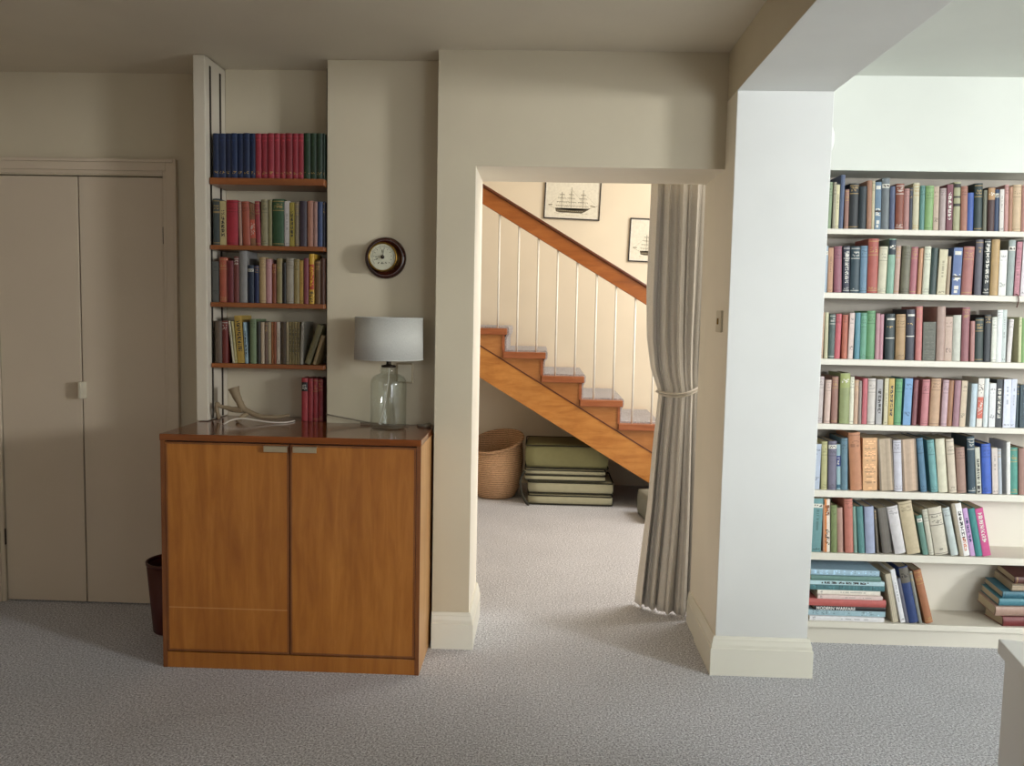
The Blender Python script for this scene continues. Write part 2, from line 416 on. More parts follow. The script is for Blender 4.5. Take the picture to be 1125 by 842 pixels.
# ================================================================ ALCOVE SHELVING (left)
al = thing('alcove_shelving', 'cream upright with four brown wooden shelves in the alcove above the cabinet', 'shelving', (-1.43, 3.52, 0.92))
O = (-1.43, 3.52, 0.92)
obj('upright_panel', rel(B(-1.452, -1.402, 3.50, 3.79, 0.920, CZ - 0.003), O), M['upright'], al, bev=0.003)
for y in (3.545, 3.655):
    obj('shelf_rail', rel(B(-1.402, -1.3985, y, y + 0.012, 0.925, 2.40), O), M['dark_metal'], al)
    obj('shelf_rail', rel(B(-0.9145, -0.9112, y + 0.02, y + 0.032, 0.925, 2.40), O), M['dark_metal'], al)
ASH = [(1.942, 1.914), (1.663, 1.644), (1.423, 1.403), (1.165, 1.146)]
for zt, zb in ASH:
    obj('shelf', rel(B(-1.398, -0.915, 3.528, 3.715, zb, zt), O), M['shelf_wood'], al, bev=0.002)
# ================================================================ CABINET
CT = 0.918
cb = thing('cabinet', 'low honey coloured two door oak cabinet with a polished brown top', 'cabinet', (-0.94, 3.3, 0))
O = (-0.94, 3.3, 0)
x0, x1, yf, yb = -1.441, -0.442, 3.130, 3.555
obj('top', rel(extrude_poly([(x0 - .001, yf - .004), (x1 + .001, yf - .004), (x1 + .001, yb), (-0.913, yb), (-0.913, 3.717), (-1.399, 3.717), (-1.399, 3.70), (x0 - .001, 3.70)], 'z', 0.893, CT), O), M['cab_top'], cb, bev=0.002)
bm = B(x0, x0 + 0.018, yf, yb, 0.0, 0.893); obj('side_panel', rel(bm, O), M['cab_edge'], cb, bev=0.001)
# right side: dark front edge strip; side coloured paler for window light
o = obj('side_panel', rel(B(x1 - 0.016, x1, yf + 0.004, yb, 0.0, 0.893), O), M['cab_side'], cb); o['label'] = 'pale side panel'
obj('front_edge', rel(B(x1 - 0.016, x1, yf, yf + 0.004, 0.0, 0.893), O), M['cab_edge'], cb)
obj('bottom_panel', rel(B(x0 + .018, x1 - .016, yf + .02, yb, 0.055, 0.07), O), M['cab_edge'], cb)
obj('back_panel', rel(B(x0 + .018, x1 - .016, yb - .01, yb, 0.07, 0.893), O), M['cab_edge'], cb)
obj('plinth', rel(B(x0 + .018, x1 - .016, yf + 0.002, yf + .02, 0.0, 0.062), O), M['cab'], cb, bev=0.001)
obj('rail', rel(B(x0 + .018, x1 - .016, yf + 0.016, yf + .03, 0.062, 0.893), O), M['dark_gap'], cb)  # not a rail: dark sheet for the shade around the cabinet doors
for k, (a, b_) in enumerate(((x0 + .0195, -0.9445), (-0.9405, x1 - .0175))):
    zb = 0.068 if k == 0 else 0.068
    bm = B(a + .008, b_ - .008, yf - 0.001, yf + 0.015, zb + .008, 0.880)
    d = obj('door', rel(bm, O), M['cab_scratch'] if k == 0 else M['cab'], cb)
    # lipping frame of darker solid wood around the veneered panel
    bm = nb()
    for u0, u1, z0, z1 in ((a, b_, zb, zb + .008), (a, b_, 0.880, 0.888), (a, a + .008, zb + .008, .880), (b_ - .008, b_, zb + .008, .880)):
        box(bm, u0, u1, yf - 0.0015, yf + 0.015, z0, z1)
    obj('lipping', rel(bm, O), M['cab_edge'], d, bev=0.0007)
    hx0, hx1 = ((-1.037, -0.947), (-0.926, -0.836))[k]
    bm = nb()
    box(bm, hx0, hx1, yf - 0.017, yf - 0.013, 0.860, 0.880); box(bm, hx0, hx1, yf - 0.017, yf + 0.0, 0.8795, 0.8825)
    obj('handle', rel(bm, O), M['steel'], d, bev=0.001)

# ================================================================ TABLE LAMP
lx, ly = -0.618, 3.412
lp = thing('table_lamp', 'clear glass bottle lamp with white drum shade on the cabinet', 'lamp', (lx, ly, CT))
outer = [(0.0, 0.0), (0.066, 0.0), (0.072, 0.004), (0.0735, 0.012), (0.0735, 0.186), (0.0715, 0.200), (0.064, 0.213), (0.051, 0.222), (0.040, 0.226),
         (0.034, 0.229), (0.033, 0.232), (0.036, 0.235), (0.036, 0.241), (0.033, 0.244), (0.033, 0.248), (0.035, 0.250), (0.034, 0.254)]
inner = [(0.030, 0.254), (0.0295, 0.230), (0.048, 0.220), (0.061, 0.211), (0.069, 0.199), (0.071, 0.186), (0.071, 0.012), (0.065, 0.006), (0.0, 0.007)]
obj('glass_bottle', lathe(outer + inner, 64), M['glass'], lp, True)
obj('cap', lathe([(0.0, 0.253), (0.029, 0.2535), (0.030, 0.256), (0.030, 0.261), (0.012, 0.264), (0.010, 0.268), (0.010, 0.286), (0.016, 0.288), (0.017, 0.320), (0.0, 0.320)], 32), M['dark_metal'], lp, True)
sh = obj('lamp_shade', lathe([(0.139, 0.286), (0.1365, 0.456), (0.1350, 0.456), (0.1375, 0.286)], 72, close=True), M['shade'], lp, True)
bm = lathe([(0.1400, 0.2855), (0.1400, 0.290), (0.1372, 0.290), (0.1372, 0.2855)], 72, close=True)
obj('rim', bm, M['shade'], sh, True)
obj('rim', lathe([(0.1378, 0.4525), (0.1376, 0.457), (0.1345, 0.457), (0.1347, 0.4525)], 72, close=True), M['shade'], sh, True)
bm = nb()
for k in range(3):
    a = 2*PI*k/3 + .3
    tube([(0.016*math.cos(a), 0.016*math.sin(a), 0.318), (0.1355*math.cos(a), 0.1355*math.sin(a), 0.300)], 0.0015, 6, bm)
obj('shade_ring', bm, M['dark_metal'], lp)
obj('bulb', lathe([(0.0, 0.40), (0.018, 0.396), (0.028, 0.38), (0.03, 0.365), (0.022, 0.342), (0.013, 0.320)], 24), M['plastic_white'], lp, True)
pc = smooth_path([(0.002, 0.0, 0.252), (0.0, -0.006, 0.20), (-0.010, -0.008, 0.13), (-0.022, -0.006, 0.07), (-0.034, 0.0, 0.030), (-0.040, 0.004, 0.022), (-0.030, 0.01, 0.016)], 6)
obj('inner_cord', tube(pc, 0.0026, 8), M['cord'], lp, True)
# cord out of the back of the bottle, along the wall to the left, in front of the antler
cpts = [(0.07, 0.075, 0.008), (0.02, 0.085, 0.012), (-0.05, 0.09, 0.020), (-0.12, 0.11, 0.018), (-0.20, 0.125, 0.030), (-0.285, 0.125, 0.045), (-0.30, 0.19, 0.045), (-0.335, 0.20, 0.040), (-0.44, 0.15, 0.035), (-0.52, 0.09, 0.036), (-0.60, 0.05, 0.034), (-0.65, 0.03, 0.030), (-0.69, 0.01, 0.006)]
cp = [(-0.02, 0.085, 0.006), (-0.10, 0.105, 0.010), (-0.18, 0.12, 0.020), (-0.27, 0.125, 0.034), (-0.292, 0.14, 0.036)]
obj('cord', tube(smooth_path(cp, 6), 0.0032, 8), M['cord_grey'], lp, True)
cp = [(0.07, 0.09, 0.006), (0.02, 0.095, 0.004), (-0.06, 0.10, 0.004), (-0.14, 0.115, 0.006)]
o = obj('cord', tube(smooth_path(cp, 6), 0.0032, 8), M['cord_grey'], lp, True)
# loose plug end curling at the right of the lamp
pl = tag(obj('plug', tube(smooth_path([(-0.513, 3.520, CT+.004), (-0.500, 3.490, CT+.006), (-0.475, 3.475, CT+.008), (-0.455, 3.500, CT+.010)], 6), [0.004]*6 + [0.006]*6 + [0.009]*6 + [0.006], 10), M['cord_grey'], None, True),
    'grey lead curling on the cabinet top right of the glass lamp', 'cable')
ex = tag(obj('extension_cord', tube(smooth_path([(-1.298, 3.40, CT+.004), (-1.275, 3.435, CT+.018), (-1.235, 3.455, CT+.022), (-1.18, 3.465, CT+.014), (-1.12, 3.475, CT+.006), (-1.07, 3.50, CT+.004), (-1.050, 3.56, CT+.004)], 8), 0.0032, 8), M['cord'], None, True),
    'white cord lying across the antler on the left of the cabinet top', 'cable')

# ================================================================ SOCKET, SWITCH, BAROMETER, DISC
so = thing('wall_socket', 'metal rimmed wall socket behind the neck of the glass lamp', 'socket', (-0.575, 3.56, 1.138))
obj('plate', B(-0.036, 0.036, -0.009, 0.0, -0.043, 0.043), M['steel'], so, bev=0.002)
obj('face', B(-0.029, 0.029, -0.011, -0.008, -0.036, 0.036), M['plastic_cream'], so, bev=0.002)
sw = thing('light_switch', 'cream light switch on the doorway side of the wall end', 'light switch', (0.712, 3.38, 1.385))
obj('plate', B(-0.010, 0.0, -0.043, 0.043, -0.043, 0.043), M['plastic_cream'], sw, bev=0.003)
obj('rocker', B(-0.015, -0.009, -0.008, 0.008, -0.012, 0.012), M['brass'], sw, bev=0.002)
ds = thing('wall_sounder', 'round white disc mounted high beside the top of the bookcase', 'alarm', (1.07, 3.40, 2.097))
bm = lathe([(0.0, 0.048), (0.045, 0.045), (0.062, 0.036), (0.068, 0.024), (0.064, 0.020), (0.0, 0.022)], 40)
bmesh.ops.rotate(bm, verts=bm.verts, cent=(0, 0, 0), matrix=Matrix.Rotation(PI/2, 3, 'Y'))
obj('cover', bm, M['plastic_white'], ds, True)
bm = lathe([(0.0, 0.0), (0.050, 0.0), (0.050, 0.012), (0.030, 0.022), (0.0, 0.022)], 32)
bmesh.ops.rotate(bm, verts=bm.verts, cent=(0, 0, 0), matrix=Matrix.Rotation(PI/2, 3, 'Y'))
obj('base', bm, M['dark_metal'], ds, True)

ba = thing('barometer', 'round wall barometer with dark wooden rim and brass drum', 'barometer', (-0.660, 3.56, 1.622))
def ylathe(prof, n=56):  # profile (r, y) revolved about the y axis
    return lathe(prof, n, axis='y')
obj('wooden_rim', ylathe([(0.0, 0.0), (0.085, 0.0), (0.0875, -0.006), (0.086, -0.014), (0.078, -0.022), (0.070, -0.022), (0.064, -0.016), (0.056, -0.016), (0.0, -0.016)]), M['mahogany'], ba, True)
obj('brass_drum', ylathe([(0.058, -0.014), (0.058, -0.070), (0.0605, -0.072), (0.0605, -0.080), (0.056, -0.082), (0.0535, -0.078), (0.0535, -0.014)]), M['brass'], ba, True)
def dial():
    bm = ylathe([(0.0, -0.0745), (0.054, -0.0745), (0.054, -0.070)], 56)
    lay = bm.loops.layers.float_color.new('Col')
    for f in bm.faces:
        for l in f.loops: l[lay] = hexc('cfccb4')
    def q(a, r0, r1, w, col):
        u = Vector((math.cos(a), math.sin(a))); n = Vector((-u.y, u.x))
        ps = [u*r0 - n*w, u*r1 - n*w, u*r1 + n*w, u*r0 + n*w]
        f = bm.faces.new([bm.verts.new((p.x, -0.0749, p.y)) for p in ps])
        for l in f.loops: l[lay] = hexc(col)
    for k in range(44):
        a = math.radians(-40 + k*6)
        q(a, 0.041, 0.046 if k % 4 else 0.049, 0.0005, '3b3a30')
    for k in range(11):
        a = math.radians(-40 + k*24)
        q(a, 0.034, 0.039, 0.0012, '55533f')
    for a, r0, r1 in ((95, .018, .030), (265, .020, .028), (200, .022, .032), (235, .026, .034), (300, .024, .031), (180, .025, .031)):
        q(math.radians(a), r0, r1, 0.002, '5d5b48')
    for k in range(5): q(math.radians(258 + k*6), 0.026, 0.029, 0.0010, '4a4838')
    return bm
o = obj('dial', dial(), M['picture'], ba)
bm = nb(); tube([(-0.002, -0.077, -0.010), (0.006, -0.077, 0.034)], [0.0014, 0.0007], 6, bm)
obj('hand', bm, M['black'], ba)
obj('centre_knob', ylathe([(0.0, -0.086), (0.006, -0.085), (0.0075, -0.080), (0.0075, -0.075), (0.0, -0.075)], 20), M['dark_metal'], ba, True)

# ================================================================ ANTLER
an = thing('antler', 'weathered antler with a cut stump lying on the cabinet top', 'antler', (-1.29, 3.52, CT))
main = smooth_path([(0.020, 0.0, 0.145), (0.020, 0.0, 0.120), (0.024, 0.0, 0.085), (0.030, 0.0, 0.058), (0.060, 0.0, 0.040), (0.110, 0.0, 0.024), (0.170, 0.01, 0.022), (0.225, 0.02, 0.030)], 6)
n = len(main); rad = []
for i in range(n):
    t = i/(n-1)
    rad.append(0.025 - 0.011*min(1, t/0.3) if t < 0.3 else 0.016 - 0.010*(t-0.3)/0.7)
# lean the cut stump to the left at its top
main = [Vector((p.x - max(0, (p.z - 0.06))*0.35, p.y, p.z)) for p in main]
bm = tube(main, rad, 12)
side = smooth_path([(0.030, 0.0, 0.052), (-0.005, 0.0, 0.050), (-0.040, 0.0, 0.058), (-0.066, -0.01, 0.066), (-0.076, -0.012, 0.078), (-0.078, -0.012, 0.060), (-0.076, -0.01, 0.040), (-0.074, 0.0, 0.010)], 5)
tube(side, [0.015 - 0.007*min(1, i/12) for i in range(len(side))], 10, bm)
tube(smooth_path([(0.05, 0, 0.035), (0.03, -0.02, 0.02), (0.02, -0.04, 0.004)], 4), 0.010, 8, bm)
for v in bm.verts:
    v.co += Vector((random.uniform(-1, 1), random.uniform(-1, 1), random.uniform(-1, 1)))*0.0009
    v.co.z = max(v.co.z, 0.0005)
obj('antler_beam', bm, M['antler'], an, True)

# ================================================================ WASTE BIN
wb = thing('waste_bin', 'dark red waste bin tucked behind the left side of the cabinet', 'bin', (-1.566, 3.52, 0))
obj('body', lathe([(0.0, 0.0), (0.085, 0.0), (0.088, 0.004), (0.112, 0.305), (0.108, 0.305), (0.084, 0.012), (0.0, 0.012)], 48), M['bin'], wb, True)
obj('rim', lathe([(0.1135, 0.296), (0.1145, 0.309), (0.1065, 0.309), (0.1065, 0.296)], 48, close=True), M['bin'], wb, True)

# ================================================================ WHITE DESK (bottom right corner)
dk = thing('white_desk', 'white desk corner with thick top at the lower right edge', 'desk', (1.003, 1.805, 0), math.radians(-11.5))
obj('desk_top', B(0, 1.2, -0.75, 0, 0.688, 0.720), M['desk'], dk, bev=0.002)
obj('side_panel', B(0.012, 0.036, -0.745, -0.012, 0.0, 0.688), M['desk'], dk, bev=0.001)
obj('side_panel', B(1.164, 1.188, -0.745, -0.012, 0.0, 0.688), M['desk'], dk, bev=0.001)
o = obj('back_panel', B(0.036, 1.164, -0.12, -0.10, 0.10, 0.688), M['desk_grey'], dk); o['label'] = 'grey panel under the top'
# ================================================================ STAIRCASE
RUN, RISE, YS = 0.2785, 0.166, 6.0
st = thing('staircase', 'open wooden staircase with grey carpet and thin white rods beyond the doorway', 'staircase', (0.0, 6.4, 0))
O = (0, 6.4, 0)
nose = lambda k: (-0.242 + RUN*k, 1.293 - RISE*k)       # right end and height of tread k
ks = range(-6, 8)
sl = -0.596
upz = lambda x: 1.160 + sl*(x + 0.425)                  # stringer upper edge
loz = lambda x: 0.936 + sl*(x + 0.427)
xl = -1.95
xfoot = -0.427 + (0.936)/-sl
pts = [(xl, loz(xl)), (xfoot, 0.0), (xfoot + 0.38, 0.0), (xl, upz(xl))]
obj('stringer', rel(extrude_poly(pts, 'y', YS, YS + 0.035), O), M['stair_wood'], st, bev=0.002)
obj('stringer', rel(extrude_poly(pts, 'y', 6.85, 6.885), O), M['stair_wood'], st, bev=0.002)
# sloping plaster soffit under the flight
pts2 = [(xl, loz(xl) + 0.02), (xfoot - .03, 0.02), (xfoot + 0.02, 0.02), (xl, loz(xl) + 0.05)]
for k in ks:
    nx, nz = nose(k)
    xr = nx - 0.030                     # riser plane
    xb = xr - RUN                       # back of this tread
    if nz < 0.05: continue
    # triangular spandrel under each tread
    a = max(xb, xl)
    obj('spandrel', rel(extrude_poly([(a, upz(a)), (xr, max(0.0, upz(xr))), (xr, nz - 0.044), (a, nz - 0.044)], 'y', YS + 0.004, YS + 0.030), O), M['spandrel_wood'], st)
    obj('tread', rel(B(a + .004, nx, YS - 0.022, 6.895, nz - 0.044, nz), O), M['tread_wood'], st, bev=0.003)
    obj('riser', rel(B(xr - 0.004, xr + 0.014, YS - 0.004, 6.89, nz - RISE + 0.001, nz - 0.044), O), M['tread_wood'], st)
obj('string_moulding', rel(extrude_poly([(xl, upz(xl) - .004), (xfoot + .37, 0.004), (xfoot + .38, 0.008), (xl, upz(xl) + .005)], 'y', YS - 0.003, YS + 0.006), O), M['rail_dark'], st)  # dark strip standing in for the shadow groove over the stringer
# carpet: one folded strip over treads and noses
th = 0.012
out = []; inn = []
for k in ks:
    nx, nz = nose(k)
    if nz < 0.05: continue
    xr = nx - 0.030; a = xr - RUN
    seq = [(a + 0.022, nz), (nx - 0.004, nz), (nx + 0.001, nz - 0.012), (nx + 0.001, nz - 0.036), (nx - 0.012, nz - 0.060), (xr + 0.014, nz - 0.085), (xr + 0.016, nz - RISE)]
    inn += seq
    out += [(a + 0.022 + th*1.2, nz + th), (nx + 0.004, nz + th), (nx + 0.014, nz - 0.002), (nx + 0.014, nz - 0.040), (nx - 0.001, nz - 0.066), (xr + 0.026, nz - 0.090), (xr + 0.022 + th*.4, nz - RISE + th)]
bm = nb(); y0, y1 = YS + 0.055, 6.86
R0 = [[bm.verts.new((x, y, z)) for x, z in L] for L, y in ((inn, y0), (out, y0), (out, y1), (inn, y1))]
n = len(inn)
for i in range(n-1):
    for j in range(4):
        A, D = R0[j], R0[(j+1) % 4]; bm.faces.new((A[i], A[i+1], D[i+1], D[i]))
bm.faces.new([r[0] for r in R0]); bm.faces.new([r[-1] for r in R0][::-1])
cs = obj('stair_carpet', rel(bm, O), M['stair_carpet'], st); cs['label'] = 'pale grey carpet folded over the treads'
# handrail: deep board with darker cap
tz = lambda x: 2.304 - 0.5865*(x + 0.429)
xa, xb = -1.95, 1.55
rail = obj('handrail', rel(extrude_poly([(xa, tz(xa) - .139), (xb, tz(xb) - .139), (xb, tz(xb) - .022), (xa, tz(xa) - .022)], 'y', YS + 0.003, YS + 0.040), O), M['rail_wood'], st, bev=0.003)
cap = obj('cap', extrude_poly([(xa, tz(xa) - .022), (xb, tz(xb) - .022), (xb, tz(xb)), (xa, tz(xa))], 'y', YS - 0.012, YS + 0.055, None), M['rail_dark'], rail, bev=0.005)
bmesh_shift = Matrix.Translation(-Vector(O)); cap.data.transform(bmesh_shift)
x = -0.310 - RUN/2*11
while x < 1.45:
    # which tread carries this rod
    k = math.ceil((x - (-0.242)) / RUN - 1e-6)
    zt = nose(k)[1] - 0.004
    if x > -1.9 and zt > 0.05:
        obj('baluster', rel(tube([(x, YS + 0.020, zt), (x, YS + 0.020, tz(x) - 0.135)], 0.0075, 10), O), M['white_metal'], st, True)
    x += RUN/2
obj('newel_post', rel(B(1.55, 1.63, YS - 0.02, YS + 0.06, 0, tz(1.55) + 0.08), O), M['rail_wood'], st, bev=0.006)

# ================================================================ SHIP PRINTS
def ship_print(name, label, loc, W, H, tilt, seed):
    t = thing(name, label, 'picture', loc); t.rotation_euler = (0, tilt, 0)
    rnd = random.Random(seed); fr = 0.009
    bm = nb()
    for a in ((-W/2, W/2, -0.018, -0.001, 0, fr), (-W/2, W/2, -0.018, -0.001, H - fr, H), (-W/2, -W/2 + fr, -0.018, -0.001, fr, H - fr), (W/2 - fr, W/2, -0.018, -0.001, fr, H - fr)): box(bm, *a)
    obj('frame', bm, M['black'], t, bev=0.001)
    bm = nb(); lay = bm.loops.layers.float_color.new('Col')
    def quad(ps, col, y=-0.0085):
        f = bm.faces.new([bm.verts.new((p[0], y, p[1])) for p in ps])
        for l in f.loops: l[lay] = hexc(col)
    def line(x0, z0, x1, z1, w, col, y=-0.0092):
        d = Vector((x1-x0, z1-z0)); 
        if d.length < 1e-6: return
        d.normalize(); nn = Vector((-d.y, d.x))*w/2
        quad([(x0-nn.x, z0-nn.y), (x1-nn.x, z1-nn.y), (x1+nn.x, z1+nn.y), (x0+nn.x, z0+nn.y)], col, y)
    quad([(-W/2+fr, fr), (W/2-fr, fr), (W/2-fr, H-fr), (-W/2+fr, H-fr)], 'f6f2e6')
    m_ = 0.012
    quad([(-W/2+fr+m_, fr+m_), (W/2-fr-m_, fr+m_), (W/2-fr-m_, H-fr-m_), (-W/2+fr+m_, H-fr-m_)], 'f0ecdc', -0.0088)
    ink = '5c5444'; mid = '8d866f'
    s = W/0.45
    # hull
    hx = lambda u: (-0.135 + u*0.25)*s
    hull = [(hx(0), .088*s), (hx(0.03), .060*s), (hx(.15), .054*s), (hx(.85), .052*s), (hx(.95), .064*s), (hx(1.12), .092*s), (hx(.92), .080*s), (hx(.5), .074*s), (hx(.12), .080*s)]
    for i in range(1, len(hull)-1):
        quad([hull[0], hull[i], hull[i+1]], ink if i < 5 else '6d6552', -0.0093)
    line(hx(.05), .069*s, hx(.9), .066*s, .004*s, 'a39c84', -0.0097)
    for k in range(12): 
        u = .1 + k*.065; line(hx(u), .0665*s, hx(u)+.004*s, .0665*s, .003*s, '2e2a22', -0.0099)
    line(hx(1.0), .085*s, hx(1.35), .115*s, .0025*s, mid)     # bowsprit
    line(hx(-.02), .085*s, hx(-.22), .11*s, .0018*s, mid)
    # masts with yards and furled sails
    for u, top, in ((0.20, .215), (0.50, .255), (0.88, .235)):
        x = hx(u); line(x, .075*s, x, top*s, .0030*s, ink)
        for q_, (zz, hw) in enumerate(((.108, .046), (.138, .040), (.168, .031), (.198, .021))):
            if zz > top - .01: continue
            line(x - hw*s, zz*s + .001, x + hw*s, zz*s - .001, .0030*s, '7a725c')
            for j in range(5): line(x - hw*s*.9 + j*hw*s*.45, zz*s, x - hw*s*.9 + j*hw*s*.45 + .004, zz*s - .010*s, .0012, mid)
        for j in range(5):
            line(x + (j-2)*.016*s, .082*s, x, top*.92*s, .0008, 'a8a189')
    line(hx(.88), .215*s, hx(1.33), .113*s, .0009, mid); line(hx(.5), .24*s, hx(.88), .13*s, .0009, mid)
    line(hx(.5), .24*s, hx(1.1), .09*s, .0007, mid); line(hx(.2), .205*s, hx(.5), .12*s, .0008, mid); line(hx(.2), .2*s, hx(-.2), .108*s, .0008, mid)
    line(hx(-.22), .112*s, hx(-.10), .112*s, .007*s, '8a826b'); line(hx(1.12), .115*s, hx(1.28), .108*s, .008*s, '857d66')
    # sea strokes and a faint caption rule
    for k in range(14):
        xx = rnd.uniform(-.15, .15)*s; zz = rnd.uniform(.044, .053)*s
        line(xx, zz, xx + rnd.uniform(.01, .03)*s, zz + rnd.uniform(-.001, .001), .0012, mid)
    line(-.05*s, .033*s, .06*s, .033*s, .0015, 'a8a189')
    obj('print', bm, M['picture'], t)
    obj('backing', B(-W/2 + .002, W/2 - .002, -0.0075, -0.001, 0.002, H - .002), M['black'], t)
    return t
ship_print('framed_print', 'black framed print of a three masted ship above the handrail', (0.224, 6.9, 2.165), 0.452, 0.345, math.radians(1.8), 1)
ship_print('framed_print', 'black framed ship print partly hidden by the curtain', (0.915, 6.9, 1.832), 0.455, 0.348, math.radians(1.8), 2)

# ================================================================ BASKET
bk = thing('basket', 'round woven straw basket under the stairs beside the cushions', 'basket', (-0.322, 6.37, 0))
def basket():
    N = 56
    prof = [(0.0, 0.0), (0.130, 0.0), (0.148, 0.014), (0.182, 0.08), (0.200, 0.18), (0.206, 0.26), (0.202, 0.34), (0.192, 0.405), (0.194, 0.42), (0.196, 0.424), (0.190, 0.40), (0.196, 0.30), (0.190, 0.18), (0.168, 0.08), (0.135, 0.02), (0.0, 0.02)]
    bm = lathe(prof, N)
    for v in bm.verts:
        if v.co.z > 0.15:
            t = (v.co.z - .15)/.27
            v.co.z += t*(0.055*v.co.y/0.2 + 0.035*v.co.x/0.2)     # slumped rim, low towards the room
            v.co.x *= 1 + .03*t
    return bm
obj('basket_body', basket(), M['basket'], bk, True)
pts = [(0.197*math.cos(a)*1.03, 0.197*math.sin(a), 0.425 + 0.055*math.sin(a) + 0.035*math.cos(a)) for a in [2*PI*i/48 for i in range(49)]]
obj('rim', tube(pts, 0.011, 8), M['basket'], bk, True)

# ================================================================ FOLDED CUSHIONS
def cushion(label, x0, x1, z0, z1, y0, y1, mat, fold):
    cx, cy = (x0+x1)/2, (y0+y1)/2
    t = thing('folded_cushion', label, 'cushion', (cx, cy, z0), 0, 'folded green garden cushions stacked under the stairs')
    hw, hd, h = (x1-x0)/2, (y1-y0)/2, z1 - z0 - 0.001
    # rounded slab, softly bulged
    def slab(za, zb, pinch=0.0):
        bm = nb(); box(bm, -hw, hw, -hd, hd, za, zb)
        bmesh.ops.subdivide_edges(bm, edges=bm.edges[:], cuts=7, use_grid_fill=True)
        hz = (zb-za)/2; cz = (za+zb)/2
        for v in bm.verts:
            u, w_, q = v.co.x/hw, v.co.y/hd, (v.co.z-cz)/hz
            e = 1 - 0.045*abs(q)**3
            v.co.x = hw*u*e*(1 - 0.02*abs(w_)**4); v.co.y = hd*w_*e*(1 - .02*abs(u)**4)
            v.co.z = cz + q*hz*(1 - 0.12*max(abs(u), abs(w_))**6)
        return bm
    if fold:
        mid = h*0.50
        o1 = obj('cushion_layer', slab(mid + .001, h), mat[0], t, True); o2 = obj('cushion_layer', slab(0, mid - .001), mat[1], t, True)
    else:
        obj('cushion_layer', slab(0, h), mat[0], t, True)
    def loop(z):
        r = 0.02; P = []
        for sx, sy, a0 in ((1, 1, 0), (-1, 1, 90), (-1, -1, 180), (1, -1, 270)):
            for k in range(5):
                a = math.radians(a0 + 22.5*k); P.append((sx*(hw*.985-r) + r*math.cos(a), sy*(hd*.985-r) + r*math.sin(a), z))
        P.append(P[0]); return P
    bm = nb()
    for z in ([0.010, h - 0.010] if not fold else [0.006, h*.5, h - .008]): tube(loop(z), 0.0048, 6, bm)
    obj('piping', bm, M['piping'], t, True)
    return t
g1, g2 = M['green_canvas'], M['green_pale']
cushion('lowest pale green cushion at the bottom of the folded stack', -0.072, 0.556, 0.0, 0.082, 6.10, 6.56, (g2, g2), False)
cushion('second pale green cushion from the bottom of the folded stack', -0.075, 0.560, 0.082, 0.180, 6.105, 6.56, (g2, g2), False)
cushion('thin double layered green cushion below the topmost of the stack', -0.098, 0.500, 0.180, 0.268, 6.10, 6.55, (g2, g2), True)
cushion('big olive green cushion lying on top of the folded stack', -0.097, 0.520, 0.268, 0.452, 6.105, 6.56, (g1, g1), False)
tag(obj('webbing_strap', tube(smooth_path([(-0.095, 6.085, 0.255), (-0.125, 6.08, 0.19), (-0.118, 6.075, 0.10), (-0.085, 6.07, 0.03), (-0.06, 6.075, 0.005)], 5), 0.010, 8), M['piping'], None, True),
    'dark strap hanging down the left side of the green cushions', 'strap')
# flat grey-green bag or pad leaning at the right, cut off by the curtain
bg = thing('storage_bag', 'grey green padded bag on the floor right of the cushions', 'bag', (0.985, 5.79, 0), math.radians(8))
bm = nb(); box(bm, -0.26, 0.26, -0.15, 0.15, 0.0, 0.19)
bmesh.ops.subdivide_edges(bm, edges=bm.edges[:], cuts=7, use_grid_fill=True)
for v in bm.verts:
    u, w_, q = v.co.x/.26, v.co.y/.15, (v.co.z-.095)/.095
    v.co.z = .095 + q*.095*(1 - 0.08*max(abs(u), abs(w_))**4); v.co.x *= 1 - .03*abs(q)**3; v.co.y *= 1 - .03*abs(q)**3
    v.co.z = max(0.001, v.co.z)
obj('bag_body', bm, M['grey_canvas'], bg, True)
bm = nb(); tube([(-0.25, -0.145, 0.17), (0.25, -0.145, 0.17)], 0.006, 6, bm)
obj('piping', bm, M['piping'], bg)

# ================================================================ CURTAIN
cu = thing('curtain', 'beige linen curtain gathered by a cord at the right of the doorway', 'curtain', (0.62, 3.93, 0))
def lerp_tab(tab, z):
    for (z0, v0), (z1, v1) in zip(tab, tab[1:]):
        if z0 >= z >= z1:
            t = (z0 - z)/(z0 - z1); t = t*t*(3-2*t) if False else t
            return v0 + (v1-v0)*t
    return tab[-1][1] if z < tab[-1][0] else tab[0][1]
XL = [(2.12, .500), (2.0, .496), (1.5, .492), (1.30, .500), (1.15, .522), (1.07, .552), (1.04, .560), (1.00, .556), (.80, .542), (.50, .528), (.25, .508), (.02, .490)]
XR = [(2.12, .775), (2.0, .772), (1.5, .765), (1.06, .748), (.80, .752), (.33, .755), (.02, .755)]
AM = [(2.12, .022), (1.9, .026), (1.3, .026), (1.06, .016), (.8, .026), (.4, .036), (.02, .042)]
def curtain_pt(u, z, off=0.0):
    xl_, xr_, am = lerp_tab(XL, z), lerp_tab(XR, z), lerp_tab(AM, z)
    ph = 2*PI*(5.6*u + 0.42*math.sin(4.1*u + 1.1) + 0.09*math.sin(2.2*z + 5*u))
    f = 0.8*math.sin(ph)*(0.75 + .45*math.sin(7*u + 2)) + 0.30*math.sin(1.9*ph + 1.3 + .9*z) + 0.16*math.sin(3.4*ph + 2*z)
    x = xl_ + (xr_ - xl_)*(u + 0.016*math.sin(2*ph))
    bulge = -0.05*math.sin(PI*u)*(1.0 if z > 1.06 else 0.9)
    low = max(0, (0.9 - z))/0.9
    y = 3.945 + bulge + am*f + off + (0.05 - 0.13*u)*low
    return (x, y, z)
NU, NZ = 220, 64
bm = nb(); G = []
